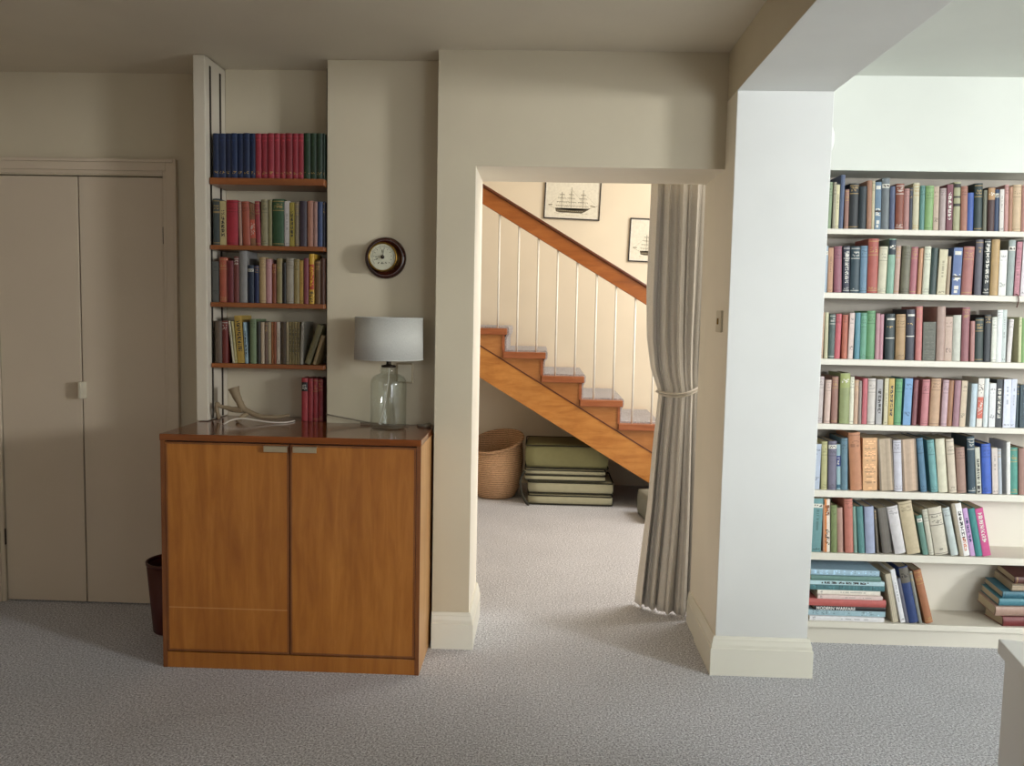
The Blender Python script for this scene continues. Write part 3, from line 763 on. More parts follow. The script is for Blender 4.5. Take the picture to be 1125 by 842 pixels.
for j in range(NZ+1):
    z = 2.12 - (2.12 - 0.022)*j/NZ
    G.append([])
    for i in range(NU+1):
        u = i/NU; p = curtain_pt(u, z)
        if j == NZ: p = (p[0], p[1], 0.012)
        G[-1].append(bm.verts.new(p))
for j in range(NZ):
    for i in range(NU): bm.faces.new((G[j][i], G[j+1][i], G[j+1][i+1], G[j][i+1]))
o = obj('curtain_cloth', rel(bm, (0.62, 3.93, 0)), M['curtain'], cu, True)
so_ = o.modifiers.new('thick', 'SOLIDIFY'); so_.thickness = 0.0025; so_.offset = 0
# cord tie-back
pts = []
for i in range(41):
    u = i/40; x = 0.556 + (0.742-0.556)*u
    pts.append((x, 3.945 - 0.052*math.sin(PI*min(1, u*1.02)) - 0.040, 1.052 - 0.032*math.sin(PI*u*.75) + 0.055*u - 0.012))
bm = tube(pts, 0.0055, 8); tube([(p[0], p[1] - .002, p[2] + 0.011) for p in pts], 0.0055, 8, bm)
tube([(0.556, 3.905, 1.045), (0.548, 3.95, 1.05), (0.565, 4.0, 1.06), (0.66, 4.03, 1.08), (0.742, 3.98, 1.095)], 0.0055, 8, bm)
o = obj('tie_cord', rel(bm, (0.62, 3.93, 0)), M['cord'], cu, True)
rd = obj('curtain_rail', rel(B(0.30, 0.90, 3.925, 3.955, 2.12, 2.14), (0.62, 3.93, 0)), M['plastic_white'], cu)
BOOKS = {
'R1': '''11645 230 190 0 7d9468 sage_green b
11926 117 189 -1 a39a80 stone_grey b
12054 139 180 -1 d8cf9c cream m
12205 167 220 0 4f5f80 slate_blue p
12426 172 161 -2 9a6a5a dusty_brown b
12610 376 185 -2 23282a black b
12995 301 174 -2 1a2a30 dark_teal p
13326 192 198 -3 a5714f tan p
13523 118 197 -3 c8bb92 pale_buff p
13668 249 193 -3 5d7f98 light_blue W
13938 308 209 -3 6b7478 slate_grey L
14262 209 176 -3 4c5878 blue_grey p
14484 331 186 -3 8a3f22 russet b
14828 217 167 -3 b07870 pink p
15053 142 171 -3 2a3040 navy p
15203 256 191 -3 c9c09a cream b
15479 189 180 -3 4f8a80 teal p
15686 335 180 -2 7faa5c bright_green b
16046 214 178 -3 c0a58a beige e
16285 248 171 -3 b09a95 greyish_pink p
16552 244 187 -3 7a3040 maroon t
16836 275 197 -3 a8a578 olive_beige K
17135 263 180 -4 a86a50 terracotta p
17406 266 155 -4 2a56a8 royal_blue p
17693 333 193 -4 1d3434 dark_green b
18046 157 166 -4 6a6a55 moss_grey p
18223 274 178 -4 4a2a25 dark_brown C#b08a60
18506 188 170 -4 1c3a60 navy L
18713 176 171 -4 d8cfc5 white m
18902 164 189 -4 c58a80 salmon p
19074 148 181 -4 b07a55 tan p
19231 336 189 -4 cfae82 beige b
19583 226 188 -4 b88070 dusty_pink p''',
'R2': '''11641 200 191 -1 93a5b5 pale_blue L
11872 209 184 -2 c08a5f tan_orange m
12141 311 190 -4 9a5566 rose b
12488 271 191 -3 34364a dark_navy tb
12787 371 191 -2 2c4550 dark_teal b
13178 279 194 -2 5f86a0 blue b
13497 418 224 -2 b04a38 brick_red b
13919 335 193 0 cfc8a8 cream b
14285 286 225 0 7fae94 mint_green C#20303a
14591 211 196 0 c09a88 pinkish_beige b
14850 357 197 0 6f6a50 dark_olive b
15227 278 193 0 b0606a rose_red b
15532 159 188 0 c58a5a tan_orange p
15743 277 196 0 cfd0b5 pale_cream b
16040 258 191 0 2d4540 dark_green p
16338 336 185 1 cfc39a cream m
16715 150 158 0 a89070 tan p
16945 356 194 0 4f6aa0 blue W
17349 435 199 0 a86058 terracotta b
17871 308 227 -2 55525f purple_grey p
18199 256 230 -2 20282c black tb
18496 335 229 -2 b8924f mustard p
18843 303 186 -2 e6e4dc white e
19167 276 228 -1 98a5a0 pale_grey L
19482 216 222 0 b56a78 pink_and_white f
19727 228 231 0 e0d5d8 blush_white m''',
'R3': '''11611 193 192 0 c09a78 tan_pink m
11864 150 192 -2 c5c095 pale_green p
12034 241 186 -1 4a5f5a grey_green b
12283 233 187 0 c8505a coral_red p
12582 223 183 -2 b85a3a orange_red p
12838 201 192 0 d8c0b5 pinkish_white e
13112 210 193 -2 4f8fa0 teal_blue p
13339 242 193 -2 5aa080 jade_green b
13589 352 202 -2 5a9a60 leaf_green b
13962 156 192 -2 c08890 pink p
14126 168 189 -2 bb808c dusky_pink p
14383 380 191 -3 2a3a3c black D
14803 387 190 -3 b08a55 tan b
15223 339 211 -3 3a3a48 dark_purple D
15631 259 224 -3 c8706a salmon p
15923 518 160 -3 5a5a4a dark_patterned f
16470 338 226 -3 b09080 pinkish_brown p
16841 294 184 -3 c5a590 beige_pink e
17148 330 191 -3 c5c5b5 pale_grey p
17518 306 224 -3 9a5a60 rose_brown p
17865 174 168 -4 b57a72 pink p
18063 337 181 -4 30403c dark_green b
18421 277 195 -3 30353a black p
18711 206 186 -3 dfe0d0 ivory b
18926 210 216 -3 e8ebe8 white p
19149 185 217 -3 c5cfcb pale_grey_green m
19354 178 179 1 ddd5d0 white p
19830 119 188 -4 d0cf9a cream p
19965 182 184 -4 7fae5a green p''',
'R4': '''11636 283 197 0 c5b5b0 greyish_pink b
11992 231 183 0 d5b5a5 blush b
12300 256 198 -2 9a6a5a brown b
12628 404 213 -2 8f9a5a olive_green C#a0a868
13041 173 198 -2 e0dcc0 cream b
13235 173 186 -2 c8a080 tan p
13433 116 182 -3 9a8a80 taupe p
13570 201 193 -2 c85a64 red p
13788 314 193 -2 cfc5ba stone b
14135 250 190 -2 a8a5a5 silver_grey t
14466 169 195 -2 cfc59a cream m
14647 221 195 -2 c9a83a yellow t2
14889 281 194 -1 5aa56a green b
15272 321 197 0 6a9fd0 sky_blue e
15634 181 191 0 8a4a50 dark_rose p
15991 301 194 0 c8757a coral_pink b
16352 401 199 0 c59a72 tan b
16822 240 194 0 c5a0a8 lilac_pink b
17075 212 193 0 a06a40 brown p
17315 260 193 0 a57580 mauve p
17608 240 192 0 cfb795 beige e
18017 240 181 0 b8ccd6 pale_blue p
18306 236 204 -1 e0d8cc ivory X
18568 193 204 -2 d5e0e0 bluish_white p
18800 262 184 -3 e0e0e0 white e
19097 239 201 -3 30353a black tw
19376 299 202 -3 dcdff0 lavender_white m
19696 219 203 -2 d0d5e8 pale_lavender m
19935 103 181 -3 3c5058 grey_teal p
20063 272 181 -3 2a4550 dark_teal e''',
'R5': '''11639 305 194 -3 b0bcd0 pale_blue e
11985 272 205 -2 b5b070 olive_yellow b
12298 337 208 -2 706a80 mauve_grey Lb
12660 177 194 -3 8ab0b8 aqua X2
12860 265 222 -3 5a8090 steel_blue p
13234 477 246 -5 c07a48 orange_brown p
13761 599 224 -3 e0a565 orange f
14468 608 222 -6 b8a080 paper_tan g
15083 330 219 -5 c8c5cf silver b
15463 615 222 -6 c5a585 beige g
16182 256 231 -8 4a7a98 blue b
16609 292 224 -8 5fa0a0 teal_green b
16924 380 229 -7 d5cfb0 cream p
17347 320 230 -7 d0bfa5 beige b
17710 360 195 -6 a57f6c brown b
18140 312 242 -5 2f4a58 dark_blue b
18494 200 197 -6 c5c5b0 grey_and_black t3
18735 380 212 -5 2f60c8 bright_blue b
19157 240 195 -5 d5c5ba blush m
19410 148 193 -5 b8c0c8 silver_blue p
19719 160 223 -4 e8e5e0 white p
19899 300 198 -4 3f9a88 emerald_teal b
20240 299 197 -4 a57868 brown p''',
'R6': '''11719 409 231 -3 62989a teal Lm
12141 131 203 -3 c88a60 orange_tan p
12284 253 229 -3 f0e0cc orange_and_white T
12563 249 204 -3 7a8a4a olive p
12848 243 193 -4 b88a78 pinkish_brown p
13163 342 233 -4 c8705a coral p
13538 144 201 -5 7aa090 grey_green p
13729 258 202 -6 4a8a88 teal p
14029 386 202 -5 a0aac8 lilac_blue p
14488 99 191 -7 6a6050 dark_taupe p
14742 400 198 -10 6f675c taupe g
15247 460 208 -13 d5cfcf white p
15764 554 230 -13 c8b48a pale_tan p
16417 229 173 -13 5f8f80 sea_green L
16681 218 200 -12 c5c0aa cream b
16924 556 207 -12 cfc5ae ivory S
17614 295 209 -14 c0ccc8 pale_grey p
17958 158 230 -13 a89a80 taupe p
18132 245 230 -13 f0ece8 white t4
18413 198 210 -13 c898d0 lilac t5
18637 275 209 -13 1f8a88 dark_turquoise p
18941 334 209 -13 d8388a bright_pink tw''',
'L1': '''-13886 241 183 0 13264a blue n
-13641 286 183 0 16294e blue n
-13351 237 184 0 101f40 blue n
-13110 257 184 0 172d55 blue n
-12849 257 184 0 152a50 blue n
-12588 264 185 0 15284c blue n
-12320 223 185 0 14284e blue n
-12084 240 185 0 a02838 red n
-11840 271 185 0 982434 red n
-11565 270 186 0 a02838 red n
-11291 236 186 0 9c2636 red n
-11051 236 186 0 94242f red n
-10811 284 187 0 8a1c28 red n
-10523 222 187 0 9a2434 red n
-10298 242 187 0 a02838 red n
-10043 273 188 0 1c3820 green n
-9765 250 188 0 1a351e green n
-9512 256 188 0 18301c green n
-9252 214 189 0 142a1a green n''',
'L2': '''-13913 291 193 0 3a4444 slate_grey b
-13608 263 183 0 c0ad78 cream t2
-13331 485 188 0 a81c30 crimson b
-12798 125 182 -1 b58a78 pinkish_tan p
-12654 336 183 -2 a85038 brick_red p
-12307 214 176 -2 906545 brown X
-12077 206 185 -2 a03840 rose_red b
-11858 283 192 0 968c68 beige b
-11561 159 192 0 8a8258 olive_beige p
-11374 490 195 0 2c5030 dark_green b
-10864 214 187 0 c8c0bc white m
-10643 200 182 0 a08e34 yellow t2
-10430 193 183 0 8e8068 stone b
-10223 310 188 0 3f3440 dark_purple p
-9893 248 190 0 ac7660 salmon p
-9631 165 187 0 a87e74 pinkish_tan p
-9446 199 187 0 3a4c74 blue p
-9232 199 188 0 15182a navy p''',
'L3': '''-13957 265 171 0 5a5a55 grey e
-13664 334 189 0 b4563c salmon_red b
-13316 272 175 0 701f26 dark_red p
-13030 216 193 0 74362f brown_red p
-12793 334 220 0 8c8986 lilac_grey p
-12439 257 158 0 13243c dark_teal L
-12161 195 157 0 1a2752 navy p
-11938 271 192 0 b89a6c beige b
-11654 236 185 0 c08c8c pink p
-11404 167 165 0 864022 rust p
-11216 236 189 0 928458 olive_tan b
-10960 146 172 0 1a1515 black p
-10800 319 190 0 a09684 stone b
-10468 229 187 0 92804e tan p
-10225 159 181 0 b8903a yellow m
-10045 201 191 0 843c46 dark_pink p
-9824 214 210 0 d8a820 yellow_and_red F
-9575 242 182 0 70502e brown p
-9319 290 192 0 502c1a dark_brown p''',
'L4': '''-13862 288 179 0 645242 taupe p
-13561 245 180 0 701f15 dark_rust p
-13126 95 180 -6 c8c0a4 cream m
-13021 98 178 -5 c4b87c pale_yellow m
-12902 307 202 -4 b8963a yellow t2
-12573 133 175 -3 9cb8c2 light_blue t
-12356 266 189 0 72845e grey_green p
-12070 147 179 0 2c2a22 black p
-11902 154 177 0 bca68a pinkish_beige p
-11734 126 178 0 6c5242 brown p
-11595 133 177 0 b4a484 off_white m
-11448 98 178 0 a8642e orange p
-11336 105 179 0 944e2a rust p
-11211 140 179 0 ccbcac white m
-11036 230 179 0 54422e dark_brown p
-10792 105 180 0 bcac88 buff m
-10674 105 180 0 94824e olive_tan t
-10555 105 180 0 908050 olive_tan t
-10437 105 180 0 988654 olive_tan t
-10318 91 181 0 8e7c4c olive_tan t
-10214 125 181 2 b4aea0 silver p
-10019 250 175 19 827a54 moss_grey p
-9671 133 129 17 a89064 tan p''',
'L5': '''-10284 268 186 0 b4343c red K2
-9996 199 185 0 a42c34 red b
-9778 198 184 0 a8303a red b
-9559 198 183 0 9c2a32 red b''',
}
# ================================================================ BOOKS
ROWINFO = {
 'R1': (3.562, 1.775, 'top shelf of the white bookcase', 0.155),
 'R2': (3.562, 1.513, 'second shelf of the white bookcase', 0.155),
 'R3': (3.562, 1.238, 'third shelf of the white bookcase', 0.155),
 'R4': (3.562, .965, 'fourth shelf of the white bookcase', 0.155),
 'R5': (3.560, .682, 'fifth shelf of the white bookcase', 0.155),
 'R6': (3.560, .412, 'sixth shelf of the white bookcase', 0.155),
 'L1': (3.542, 1.942, 'top alcove shelf', 0.14),
 'L2': (3.542, 1.663, 'second alcove shelf', 0.14),
 'L3': (3.542, 1.423, 'third alcove shelf', 0.14),
 'L4': (3.542, 1.165, 'lowest alcove shelf', 0.14),
 'L5': (3.590, CT, 'cabinet top', 0.12),
}
def shade_hex(c, k): return tuple(min(1, x*k) for x in c[:3]) + (1,)
def soft(c, k):  # washes book colours toward grey to put haze into them
    g = .3*c[0] + .59*c[1] + .11*c[2]
    return tuple(x + (g - x)*k for x in c[:3]) + (1,)
def book_mesh(w, h, d, col, style, rnd, gain):
    """cover with a (rounded) spine towards -y; origin at the left bottom corner of the spine; returns cover bm, pages bm"""
    paper = any(c in style for c in 'mtefgXWT') and 'b' not in style
    NX, NZ = 8, 52
    bul = 0.0012 if paper else min(0.006, w*0.16)
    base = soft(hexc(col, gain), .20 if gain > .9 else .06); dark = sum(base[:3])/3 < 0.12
    gold = hexc('b8975a', gain); lite = hexc('dcd8cc', gain); ink = hexc('35302c', gain)
    cell = [[base]*NX for _ in range(NZ)]
    def zr(a, b): return range(max(0, int(a*NZ)), min(NZ, int(b*NZ)))
    def fill(a, b, c, x0=0, x1=NX):
        for j in zr(a, b):
            for i in range(x0, x1):
                r = list(cell[j]); r[i] = c; cell[j] = r
    def glyph_row(a, b, c, p=0.6):
        for j in zr(a, b):
            for i in range(1, NX-1):
                if rnd.random() < p: fill(j/NZ + 1e-4, (j+1.01)/NZ, c, i, i+1)
    mark = (lite if rnd.random() < .35 else gold) if dark else (shade_hex(base, 0.45) if rnd.random() < .75 else gold)
    mark = tuple(a*.6 + b*.4 for a, b in zip(mark, base))
    s = style.split('#')
    st0 = s[0]
    if st0 == 'p' and h > .12 and rnd.random() < .5: st0 = 'b1'
    if 'n' in st0:   # uniform series
        fill(.93, .95, shade_hex(base, 1.7)); glyph_row(.84, .88, shade_hex(base, 1.9), .5); fill(.06, .08, shade_hex(base, 1.6)); glyph_row(.10, .17, gold if base[0] < .3 else shade_hex(base, 1.4), .35)
    if 'b' in st0:
        t0 = rnd.uniform(.76, .84)
        fill(.955, .975, mark)
        glyph_row(t0, t0 + .045, mark, .65); glyph_row(t0 + .065, t0 + .10, mark, .5)
        if '1' not in st0:
            fill(t0 - .06, t0 - .04, mark); fill(.04, .06, mark)
            if rnd.random() < .5: glyph_row(.09, .13, mark, .5)
    if 'L' in st0:
        c = lite if not dark else hexc('c9c6b8', gain); a = rnd.uniform(.80, .86)
        fill(a, a + .09, c); glyph_row(a + .02, a + .06, ink, .5)
    if 't' in st0:
        c = lite if ('w' in st0 or dark) else ink
        if '5' in st0: c = hexc('20305a', gain)
        a, b_ = rnd.uniform(.15, .3), rnd.uniform(.78, .92)
        for j in zr(a, b_):
            if j % 5 != 4:
                for i in range(2, 6):
                    if rnd.random() < .72: fill(j/NZ + 1e-4, (j+1.01)/NZ, c, i, i+1)
        if '4' in st0:
            for j in zr(.1, .35):
                for i in range(2, 6):
                    if rnd.random() < .6: fill(j/NZ + 1e-4, (j+1.01)/NZ, hexc('d88a6a', gain), i, i+1)
        if '3' in st0: fill(.02, .18, ink, 1, 6); fill(.06, .11, lite, 2, 5)
    if 'm' in st0:
        a = rnd.uniform(.35, .5)
        for j in zr(a, a + .4):
            if rnd.random() < .55: fill(j/NZ + 1e-4, (j+1.01)/NZ, shade_hex(base, .62), 3, 5)
        glyph_row(.05, .09, shade_hex(base, .5), .5)
    if 'e' in st0:
        glyph_row(.86, .90, shade_hex(base, .5), .5); glyph_row(.20, .30, shade_hex(base, .5), .45)
        glyph_row(.78, .80, shade_hex(base, .6), .6)
    if st0 == 'W':
        fill(.86, .93, lite, 1, 7); glyph_row(.30, .45, lite, .6); fill(.38, .41, ink); fill(.12, .2, lite, 2, 6); fill(.05, .10, lite, 2, 5)
    if st0.startswith('K'):
        if '2' in st0: fill(.70, .92, hexc('1b1515', gain)); glyph_row(.74, .88, lite, .3)
        else: fill(.90, .97, ink); fill(.68, .72, ink); fill(.50, .56, ink)
    if st0 == 'D': fill(.88, .91, lite, 1, 8); fill(.52, .535, lite); fill(.47, .49, lite); glyph_row(.70, .74, gold, .5)
    if st0 == 'C': fill(.72, .995, hexc(s[1], gain)); glyph_row(.82, .90, lite if 'c' not in s[1] else ink, .4)
    if st0 == 'X': fill(.18, .62, hexc('c8604c', gain)); glyph_row(.25, .55, lite, .3); glyph_row(.70, .90, ink, .25)
    if st0 == 'X2': fill(.52, .76, hexc('22387a', gain)); glyph_row(.56, .72, lite, .3); fill(.04, .12, hexc('2c5a70', gain))
    if st0 == 'F': fill(.30, .80, hexc('b03a20', gain)); glyph_row(.35, .75, hexc('e0b030', gain), .4); glyph_row(.05, .25, ink, .5)
    if st0 == 'T': fill(0, 1, hexc('d8864a', gain), 0, 3); glyph_row(.15, .45, ink, .3); glyph_row(.7, .9, hexc('7a4a28', gain), .6)
    if st0 == 'f':
        for j in zr(.05, .95):
            if rnd.random() < .5: glyph_row(j/NZ + 1e-4, (j+1.01)/NZ, shade_hex(base, rnd.choice((.6, 1.3, 1.5))), .5)
    if st0 == 'g':  # fore edge facing out: page block shows
        for i in range(1, NX-1): fill(0.015, .985, shade_hex(base, rnd.uniform(.8, 1.15)), i, i+1)
        fill(0, 1, shade_hex(base, .45), 0, 1); fill(0, 1, shade_hex(base, .5), 7, 8)
    if st0 == 'S':
        fill(.86, .88, shade_hex(base, .4)); fill(.77, .785, shade_hex(base, .4)); fill(.63, .645, shade_hex(base, .4)); glyph_row(.79, .84, shade_hex(base, .45), .6)
        glyph_row(.67, .74, shade_hex(base, .45), .5); fill(.10, .14, shade_hex(base, .45), 3, 5); fill(.03, .045, shade_hex(base, .5))
    bm = nb(); lay = bm.loops.layers.float_color.new('Col')
    V = []
    for j in range(NZ+1):
        V.append([])
        for i in range(NX+1):
            t = i/NX; V[-1].append(bm.verts.new((w*t, -bul*(1 - (2*t-1)**2), h*j/NZ)))
    for j in range(NZ):
        for i in range(NX):
            f = bm.faces.new((V[j][i], V[j][i+1], V[j+1][i+1], V[j+1][i])); c = cell[j][i]
            for l in f.loops: l[lay] = c
    # boards and inner spine: closed wrap-around case, thickness tb
    tb = 0.0008 if paper else min(0.0024, w*.14)
    def bx(*a):
        n0 = len(bm.faces); box(bm, *a); bm.faces.ensure_lookup_table()
        for f in bm.faces[n0:]:
            for l in f.loops: l[lay] = base
    bx(0, tb, 0.0, d, 0, h); bx(w - tb, w, 0.0, d, 0, h)
    # spine back with top and bottom caps
    W0 = []
    for j in (0, NZ):
        row = [bm.verts.new((w*(i/NX)*.98 + w*.01, tb, h*j/NZ)) for i in range(NX+1)]
        W0.append(row)
        for i in range(NX):
            f = bm.faces.new((V[j][i], V[j][i+1], row[i+1], row[i]))
            for l in f.loops: l[lay] = shade_hex(base, .8)
    inset = 0.0005 if paper else 0.003
    pg = nb()
    if 'g' == st0: box(pg, tb, w - tb, tb + .001, d - .002, inset, h - inset)
    else: box(pg, tb, w - tb, tb + 0.0005, d - (0 if paper else .003), inset, h - inset)
    return bm, pg
def make_book(name, x, y, z, w, h, lean, d, col, style, seed, gain=1.0):
    rnd = random.Random(seed)
    bm, pg = book_mesh(w, h, d, col, style, rnd, gain)
    l = math.radians(lean)
    o = obj(name, bm, M['book'])
    o.rotation_euler = (0, l, 0)
    # rest the lower corner on the shelf
    lift = w*math.sin(l) if l > 0 else 0.0
    o.location = (x, y, z + 0.0006 + lift + (0 if l >= 0 else 0.0))
    p = obj('pages', pg, M['pages'], o)
    return o
GAP = {'R1': .238, 'R2': .240, 'R3': .251, 'R4': .248, 'R5': .259, 'R6': .241, 'L1': .4, 'L2': .251, 'L3': .221, 'L4': .238, 'L5': .226}
def resolve(D):
    prev = None
    for e in D:
        if prev:
            t0, t1 = math.tan(math.radians(prev[3])), math.tan(math.radians(e[3]))
            hh = min(prev[2]*math.cos(math.radians(prev[3])), e[2]*math.cos(math.radians(e[3])))
            need = 0
            for zz in (0, hh): need = max(need, prev[0] + prev[1]/math.cos(math.radians(prev[3])) + zz*t0 - (e[0] + zz*t1) + .0003)
            if need > 0: e[0] += need; e[1] = max(e[1] - need*.9, .007)
        prev = e
ORD = ['first','second','third','fourth','fifth','sixth','seventh','eighth','ninth','tenth']
GAIN = {'R': 1.0, 'L': 1.0}
labels = {}
book_seed = 100
for key, txt in BOOKS.items():
    y, z, where, depth = ROWINFO[key]
    rows = [ln.split() for ln in txt.split('\n')]
    hs = sorted(int(r[2]) for r in rows); med = hs[len(hs)//2]
    names = [r[5].replace('_', ' ') for r in rows]
    cnt = {}
    D = []
    for r in rows:
        X, W_, H_, LN = int(r[0])/1e4, int(r[1])/1e4, int(r[2])/1e3, float(r[3])
        if key[0] == 'R' and key not in ('R5', 'R6') and abs(LN) < 5: LN *= 0.6
        gap = GAP[key]; l = math.radians(abs(LN))
        H_ = min(H_, (gap - 0.004 - W_*math.sin(l))/math.cos(l))
        D.append([X, W_, H_, LN])
    if key[0] == 'L': D[0][0] = max(D[0][0], -1.396) if key != 'L5' else D[0][0]
    if key in ('R5', 'R6'): D[0][3] = 0.0
    resolve(D)
    if key in ('L1', 'L2', 'L3', 'L5'):
        D[-1][1] = max(.007, min(D[-1][1], -0.917 - D[-1][0]))
        if D[-1][0] + D[-1][1] > -.9165:
            k_ = D[-1][0] + D[-1][1] + .917
            for e in D: e[0] -= k_*(e[0] - D[0][0])/(D[-1][0] - D[0][0])
            for e in D: e[1] -= k_/len(D)*1.6
    for i, r in enumerate(rows):
        X, W_, H_, LN = D[i]
        book_seed += 1
        rr = random.Random(book_seed)
        nm = names[i]; cnt[nm] = cnt.get(nm, 0) + 1
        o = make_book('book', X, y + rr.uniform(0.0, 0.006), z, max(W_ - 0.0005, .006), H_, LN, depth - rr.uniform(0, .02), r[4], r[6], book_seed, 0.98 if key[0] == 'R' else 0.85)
        if key in ('L1', 'L5'):
            kind = 'volume'
            lab = ('%s %s matching volume from the left on the %s' if key == 'L1' else '%s %s book from the left in the short row standing on the %s') % (ORD[cnt[nm]-1], nm, where) 
        else:
            size = 'tall ' if int(r[2]) > med*1.13 else ('short ' if int(r[2]) < med*.88 else '')
            if len(nm.split()) >= 3: size = ''
            if i == 0: rel_ = 'at the left end, next to %s' % names[1]
            elif i == len(rows)-1: rel_ = 'at the right end, next to %s' % names[i-1]
            else: rel_ = 'between %s and %s' % (names[i-1], names[i+1])
            lab = '%s%s book %s, %s' % (size, nm, rel_, where)
            wl = lab.split()
            if len(wl) > 16: lab = lab.replace('shelf of the white bookcase', 'white bookcase shelf')
            if len(lab.split()) > 16: lab = lab.replace(size + nm, nm, 1)
        if lab in labels: print('DUP', lab)
        if len(lab.split()) > 16: print('LONG', lab)
        labels[lab] = 1
        tag(o, lab, 'book', 'books on the ' + where)

# ---- lowest shelf of the bookcase: lying stack, leaning books, second stack
LZ = 0.112
def lying(x0, x1, z, t, depth, col, style, label, yoff=0.0, rz=0.0, group='books lying in the left stack on the bottom shelf', y=3.565):
    """a book lying flat, spine to the room; the book's height runs along +x"""
    h = x1 - x0
    global book_seed; book_seed += 1
    rnd = random.Random(book_seed)
    bm, pg = book_mesh(t, h, depth, col, style, rnd, 1.0)
    R_ = Matrix.Rotation(PI/2, 4, 'Y')      # local z -> +x, local x -> -z
    for b in (bm, pg):
        bmesh.ops.transform(b, matrix=R_, verts=b.verts); bmesh.ops.translate(b, vec=(0, 0, t), verts=b.verts)
    o = obj('book', bm, M['book']); o.location = (x0, y + yoff, z); o.rotation_euler = (0, 0, rz)
    obj('pages', pg, M['pages'], o)
    return tag(o, label, 'book', group)
X0 = 1.172
bottom = [  # x0, x1, thickness, colour, style, label
 (1.180, 1.496, .020, 'e6e4e6', 'm', 'white book lying lowest in the left stack, bottom shelf'),
 (1.176, 1.504, .024, '9cc0cc', 'f', 'pale blue and cream book second from the bottom of the left stack'),
 (1.200, 1.502, .020, '1e1c1e', 'z', 'black book with white capital title lying under the red one'),
 (1.174, 1.500, .032, 'c8544c', 'p', 'thick red book in the middle of the left lying stack'),
 (1.210, 1.484, .017, 'e6c8c0', 'm', 'pale pink lettered book lying directly on the thick red one'),
 (1.212, 1.478, .020, 'efe6d6', 'm', 'cream book lying above the pale pink lettered one'),
 (1.178, 1.494, .024, '3f7a80', 'f', 'dark teal book with pink lettering in the lying stack'),
 (1.176, 1.490, .019, 'b8dce4', 't', 'pale aqua book with dark teal title in the lying stack'),
 (1.178, 1.472, .021, '5c8a80', 'p', 'plain sea green book second from the top of the lying stack'),
 (1.180, 1.470, .024, 'a0c4da', 'f', 'blue and white patterned book topmost on the left lying stack'),
]
z = LZ + 0.0006
for i, (a, b_, t, col, stl, lab) in enumerate(bottom):
    o = lying(a, b_, z, t - .0006, .150 - .004*(i % 3), col, stl if stl != 'z' else 'q', lab, yoff=0.004*((i*7) % 4 - 1) + .002)
    if stl == 'z':
        cu_ = bpy.data.curves.new('title', 'FONT'); cu_.body = 'MODERN WARFARE'; cu_.size = 0.0175; cu_.extrude = 0.0002
        cu_.space_character = 1.05; cu_.offset = 0.0004
        to = bpy.data.objects.new('title_tmp', cu_); C.objects.link(to)
        bpy.context.view_layer.update()
        me = bpy.data.meshes.new_from_object(to.evaluated_get(bpy.context.evaluated_depsgraph_get()))
        bpy.data.objects.remove(to)
        wmax = max(v.co.x for v in me.vertices)
        me.transform(Matrix.Scale(0.165/wmax, 4, Vector((1, 0, 0))))
        me.transform(Matrix.Rotation(PI/2, 4, 'X')); me.transform(Matrix.Translation((0.008, -0.0035, 0.0035)))
        tt = bpy.data.objects.new('title_lettering', me); C.objects.link(tt); me.materials.append(M['plastic_white']); tt.parent = o
    z += t
# leaning group right of the stack
LG = [
  (1.533, .026, .215, -12, 'cbbd9e', 'g', 'tan paged book leaning against the lying stack on the bottom shelf'),
  (1.562, .024, .238, -14, 'e9e8ea', 'm', 'white book leaning on the bottom shelf beside the tan pages'),
  (1.588, .014, .200, -14, '6a6a78', 'p', 'thin grey book leaning between white and navy ones, bottom shelf'),
  (1.604, .038, .250, -14, '24407c', 'C#6d675c', 'navy book with taupe head leaning on the bottom shelf'),
  (1.645, .013, .232, -14, '8a8a80', 'p', 'thin grey green book leaning beside the rust brown one, bottom shelf'),
  (1.672, .032, .240, -16, 'b06a38', 'b', 'rust brown book leaning last in the row on the bottom shelf')]
LD = [[a[0], a[1], a[2], a[3]] for a in LG]; resolve(LD)
for (x, w, h, ln), (_a, _b, _c, _d, col, stl, lab) in zip(LD, LG):
    book_seed += 1
    o = make_book('book', x, 3.565, LZ, w, h, ln, .14, col, stl, book_seed, 1.0)
    tag(o, lab, 'book', 'leaning books on the bottom shelf')
# right-hand pile, turned away from the room
z = LZ + 0.0006
for i, (xo, rz, t, col, stl, lab) in enumerate((
  (1.995, 0, .040, '7a1f1f', 'L', 'dark red book lowest in the right pile on the bottom shelf'),
  (1.960, 0, .042, 'b08a76', 'p', 'dusty pink book second from the bottom of the right pile'),
  (1.975, 0, .032, '3a8494', 'p', 'teal book in the middle of the right pile, bottom shelf'),
  (1.990, 0, .028, '2f6f82', 'b', 'dark teal book above the lighter teal in the right pile'),
  (2.030, 0, .030, 'b09a7c', 'g', 'tan paged book second from the top of the right pile'),
  (2.040, 0, .030, '5a2e28', 'b', 'brown book topmost on the right pile, bottom shelf'))):
    o = lying(xo, xo + .20, z, t - .0006, .135, col, stl, lab, 0.062 if False else 0.02, math.radians(0), 'books lying in the right pile on the bottom shelf', 3.575)
    o.rotation_euler = (math.radians(0 if i == 0 else 9), 0, math.radians(3))
    o.location.y = 3.566 + .003*i; o.location.z = z + (0 if i == 0 else 0.001)
    z += .002 if i == 0 else t*.015 + .0012
    z += t
rb = tag(obj('bookmark_ribbon', tube(smooth_path([(1.953, 3.560, 1.520), (1.953, 3.546, 1.516), (1.957, 3.544, 1.500), (1.955, 3.544, 1.482), (1.951, 3.544, 1.466)], 4), 0.0022, 6), M['ribbon'], None),
   'brown ribbon bookmark hanging over the edge of the second shelf', 'bookmark')
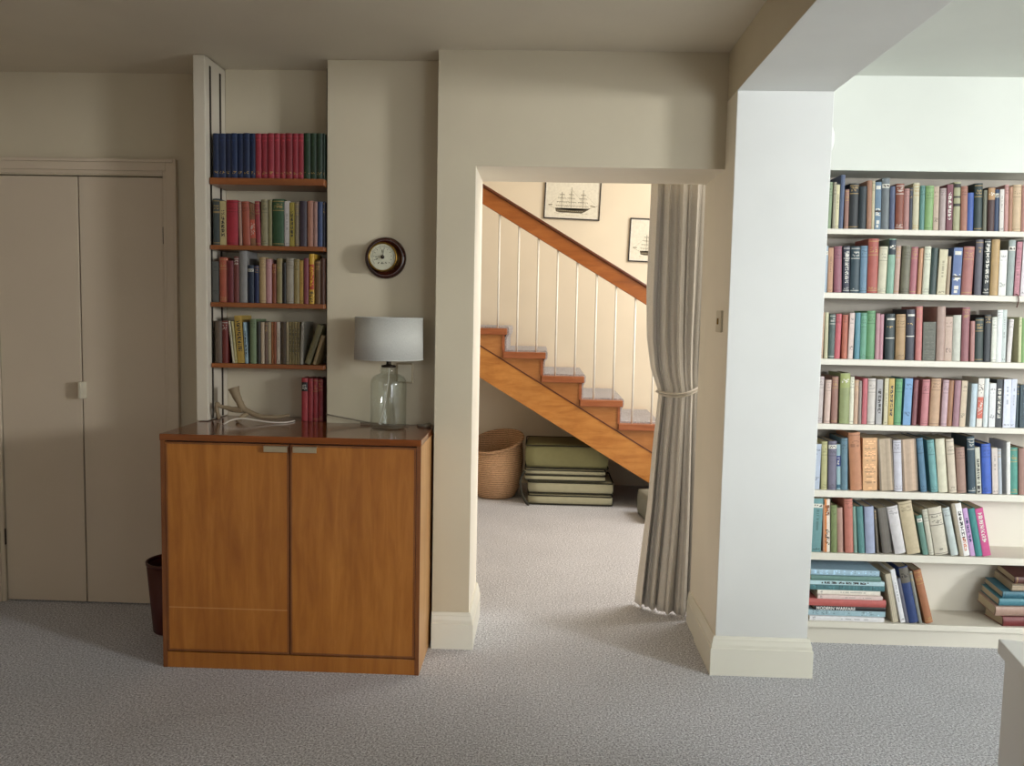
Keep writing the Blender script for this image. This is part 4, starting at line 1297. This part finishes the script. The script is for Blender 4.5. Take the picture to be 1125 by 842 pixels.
# ================================================================ LIGHT
def area(name, loc, rot, sx, sy, power, col, spread=PI):
    l = bpy.data.lights.new(name, 'AREA'); l.shape = 'RECTANGLE'; l.size = sx; l.size_y = sy; l.energy = power; l.color = col; l.spread = spread
    o = bpy.data.objects.new(name, l); C.objects.link(o); o.location = loc; o.rotation_euler = rot
    return o
area('window_light_side', (5.94, -0.55, 1.95), (0, math.radians(90), math.radians(-12)), 0.7, 0.9, 210, (0.95, 0.98, 1.0))
area('window_light_rear', (2.6, -1.42, 1.45), (math.radians(90), 0, 0), 1.6, 1.4, 25, (0.92, 0.97, 1.0), math.radians(84))
area('window_light_left', (-1.15, -1.36, 1.6), (math.radians(52), 0, 0), 1.5, 0.8, 11, (0.95, 0.98, 1.0), math.radians(110))  # added downward fill for the foreground carpet, no known window there
area('hall_door_light', (2.8, 5.0, 1.5), (0, math.radians(90), 0), 1.6, 1.0, 24, (1.0, 0.98, 0.94))  # added fill for the doorway's inner faces, no door glass there
area('hall_daylight', (2.2, 5.0, 2.9), (0, math.radians(35), 0), 1.2, 1.4, 66, (1.0, 0.97, 0.92))
w = bpy.data.worlds.new('world'); sc.world = w; w.use_nodes = True
w.node_tree.nodes['Background'].inputs['Color'].default_value = (0.75, 0.85, 1.0, 1)
w.node_tree.nodes['Background'].inputs['Strength'].default_value = 0.6

# ================================================================ CAMERA
cam = bpy.data.cameras.new('camera'); co = bpy.data.objects.new('camera', cam); C.objects.link(co)
cam.sensor_fit = 'HORIZONTAL'; cam.sensor_width = 36.0; cam.lens = 925/1125*36.0
yaw, pitch, roll = map(math.radians, (1.9, 4.72, 1.14))
cy, sy, cp, sp = math.cos(yaw), math.sin(yaw), math.cos(pitch), math.sin(pitch)
fw = Vector((-sy*cp, cy*cp, -sp)); rt = Vector((cy, sy, 0)); up = rt.cross(fw)
r2 = rt*math.cos(roll) + up*math.sin(roll); u2 = -rt*math.sin(roll) + up*math.cos(roll)
co.matrix_world = Matrix(((r2.x, u2.x, -fw.x, 0), (r2.y, u2.y, -fw.y, 0), (r2.z, u2.z, -fw.z, 1.4), (0, 0, 0, 1)))
cam.clip_start = 0.05
sc.camera = co
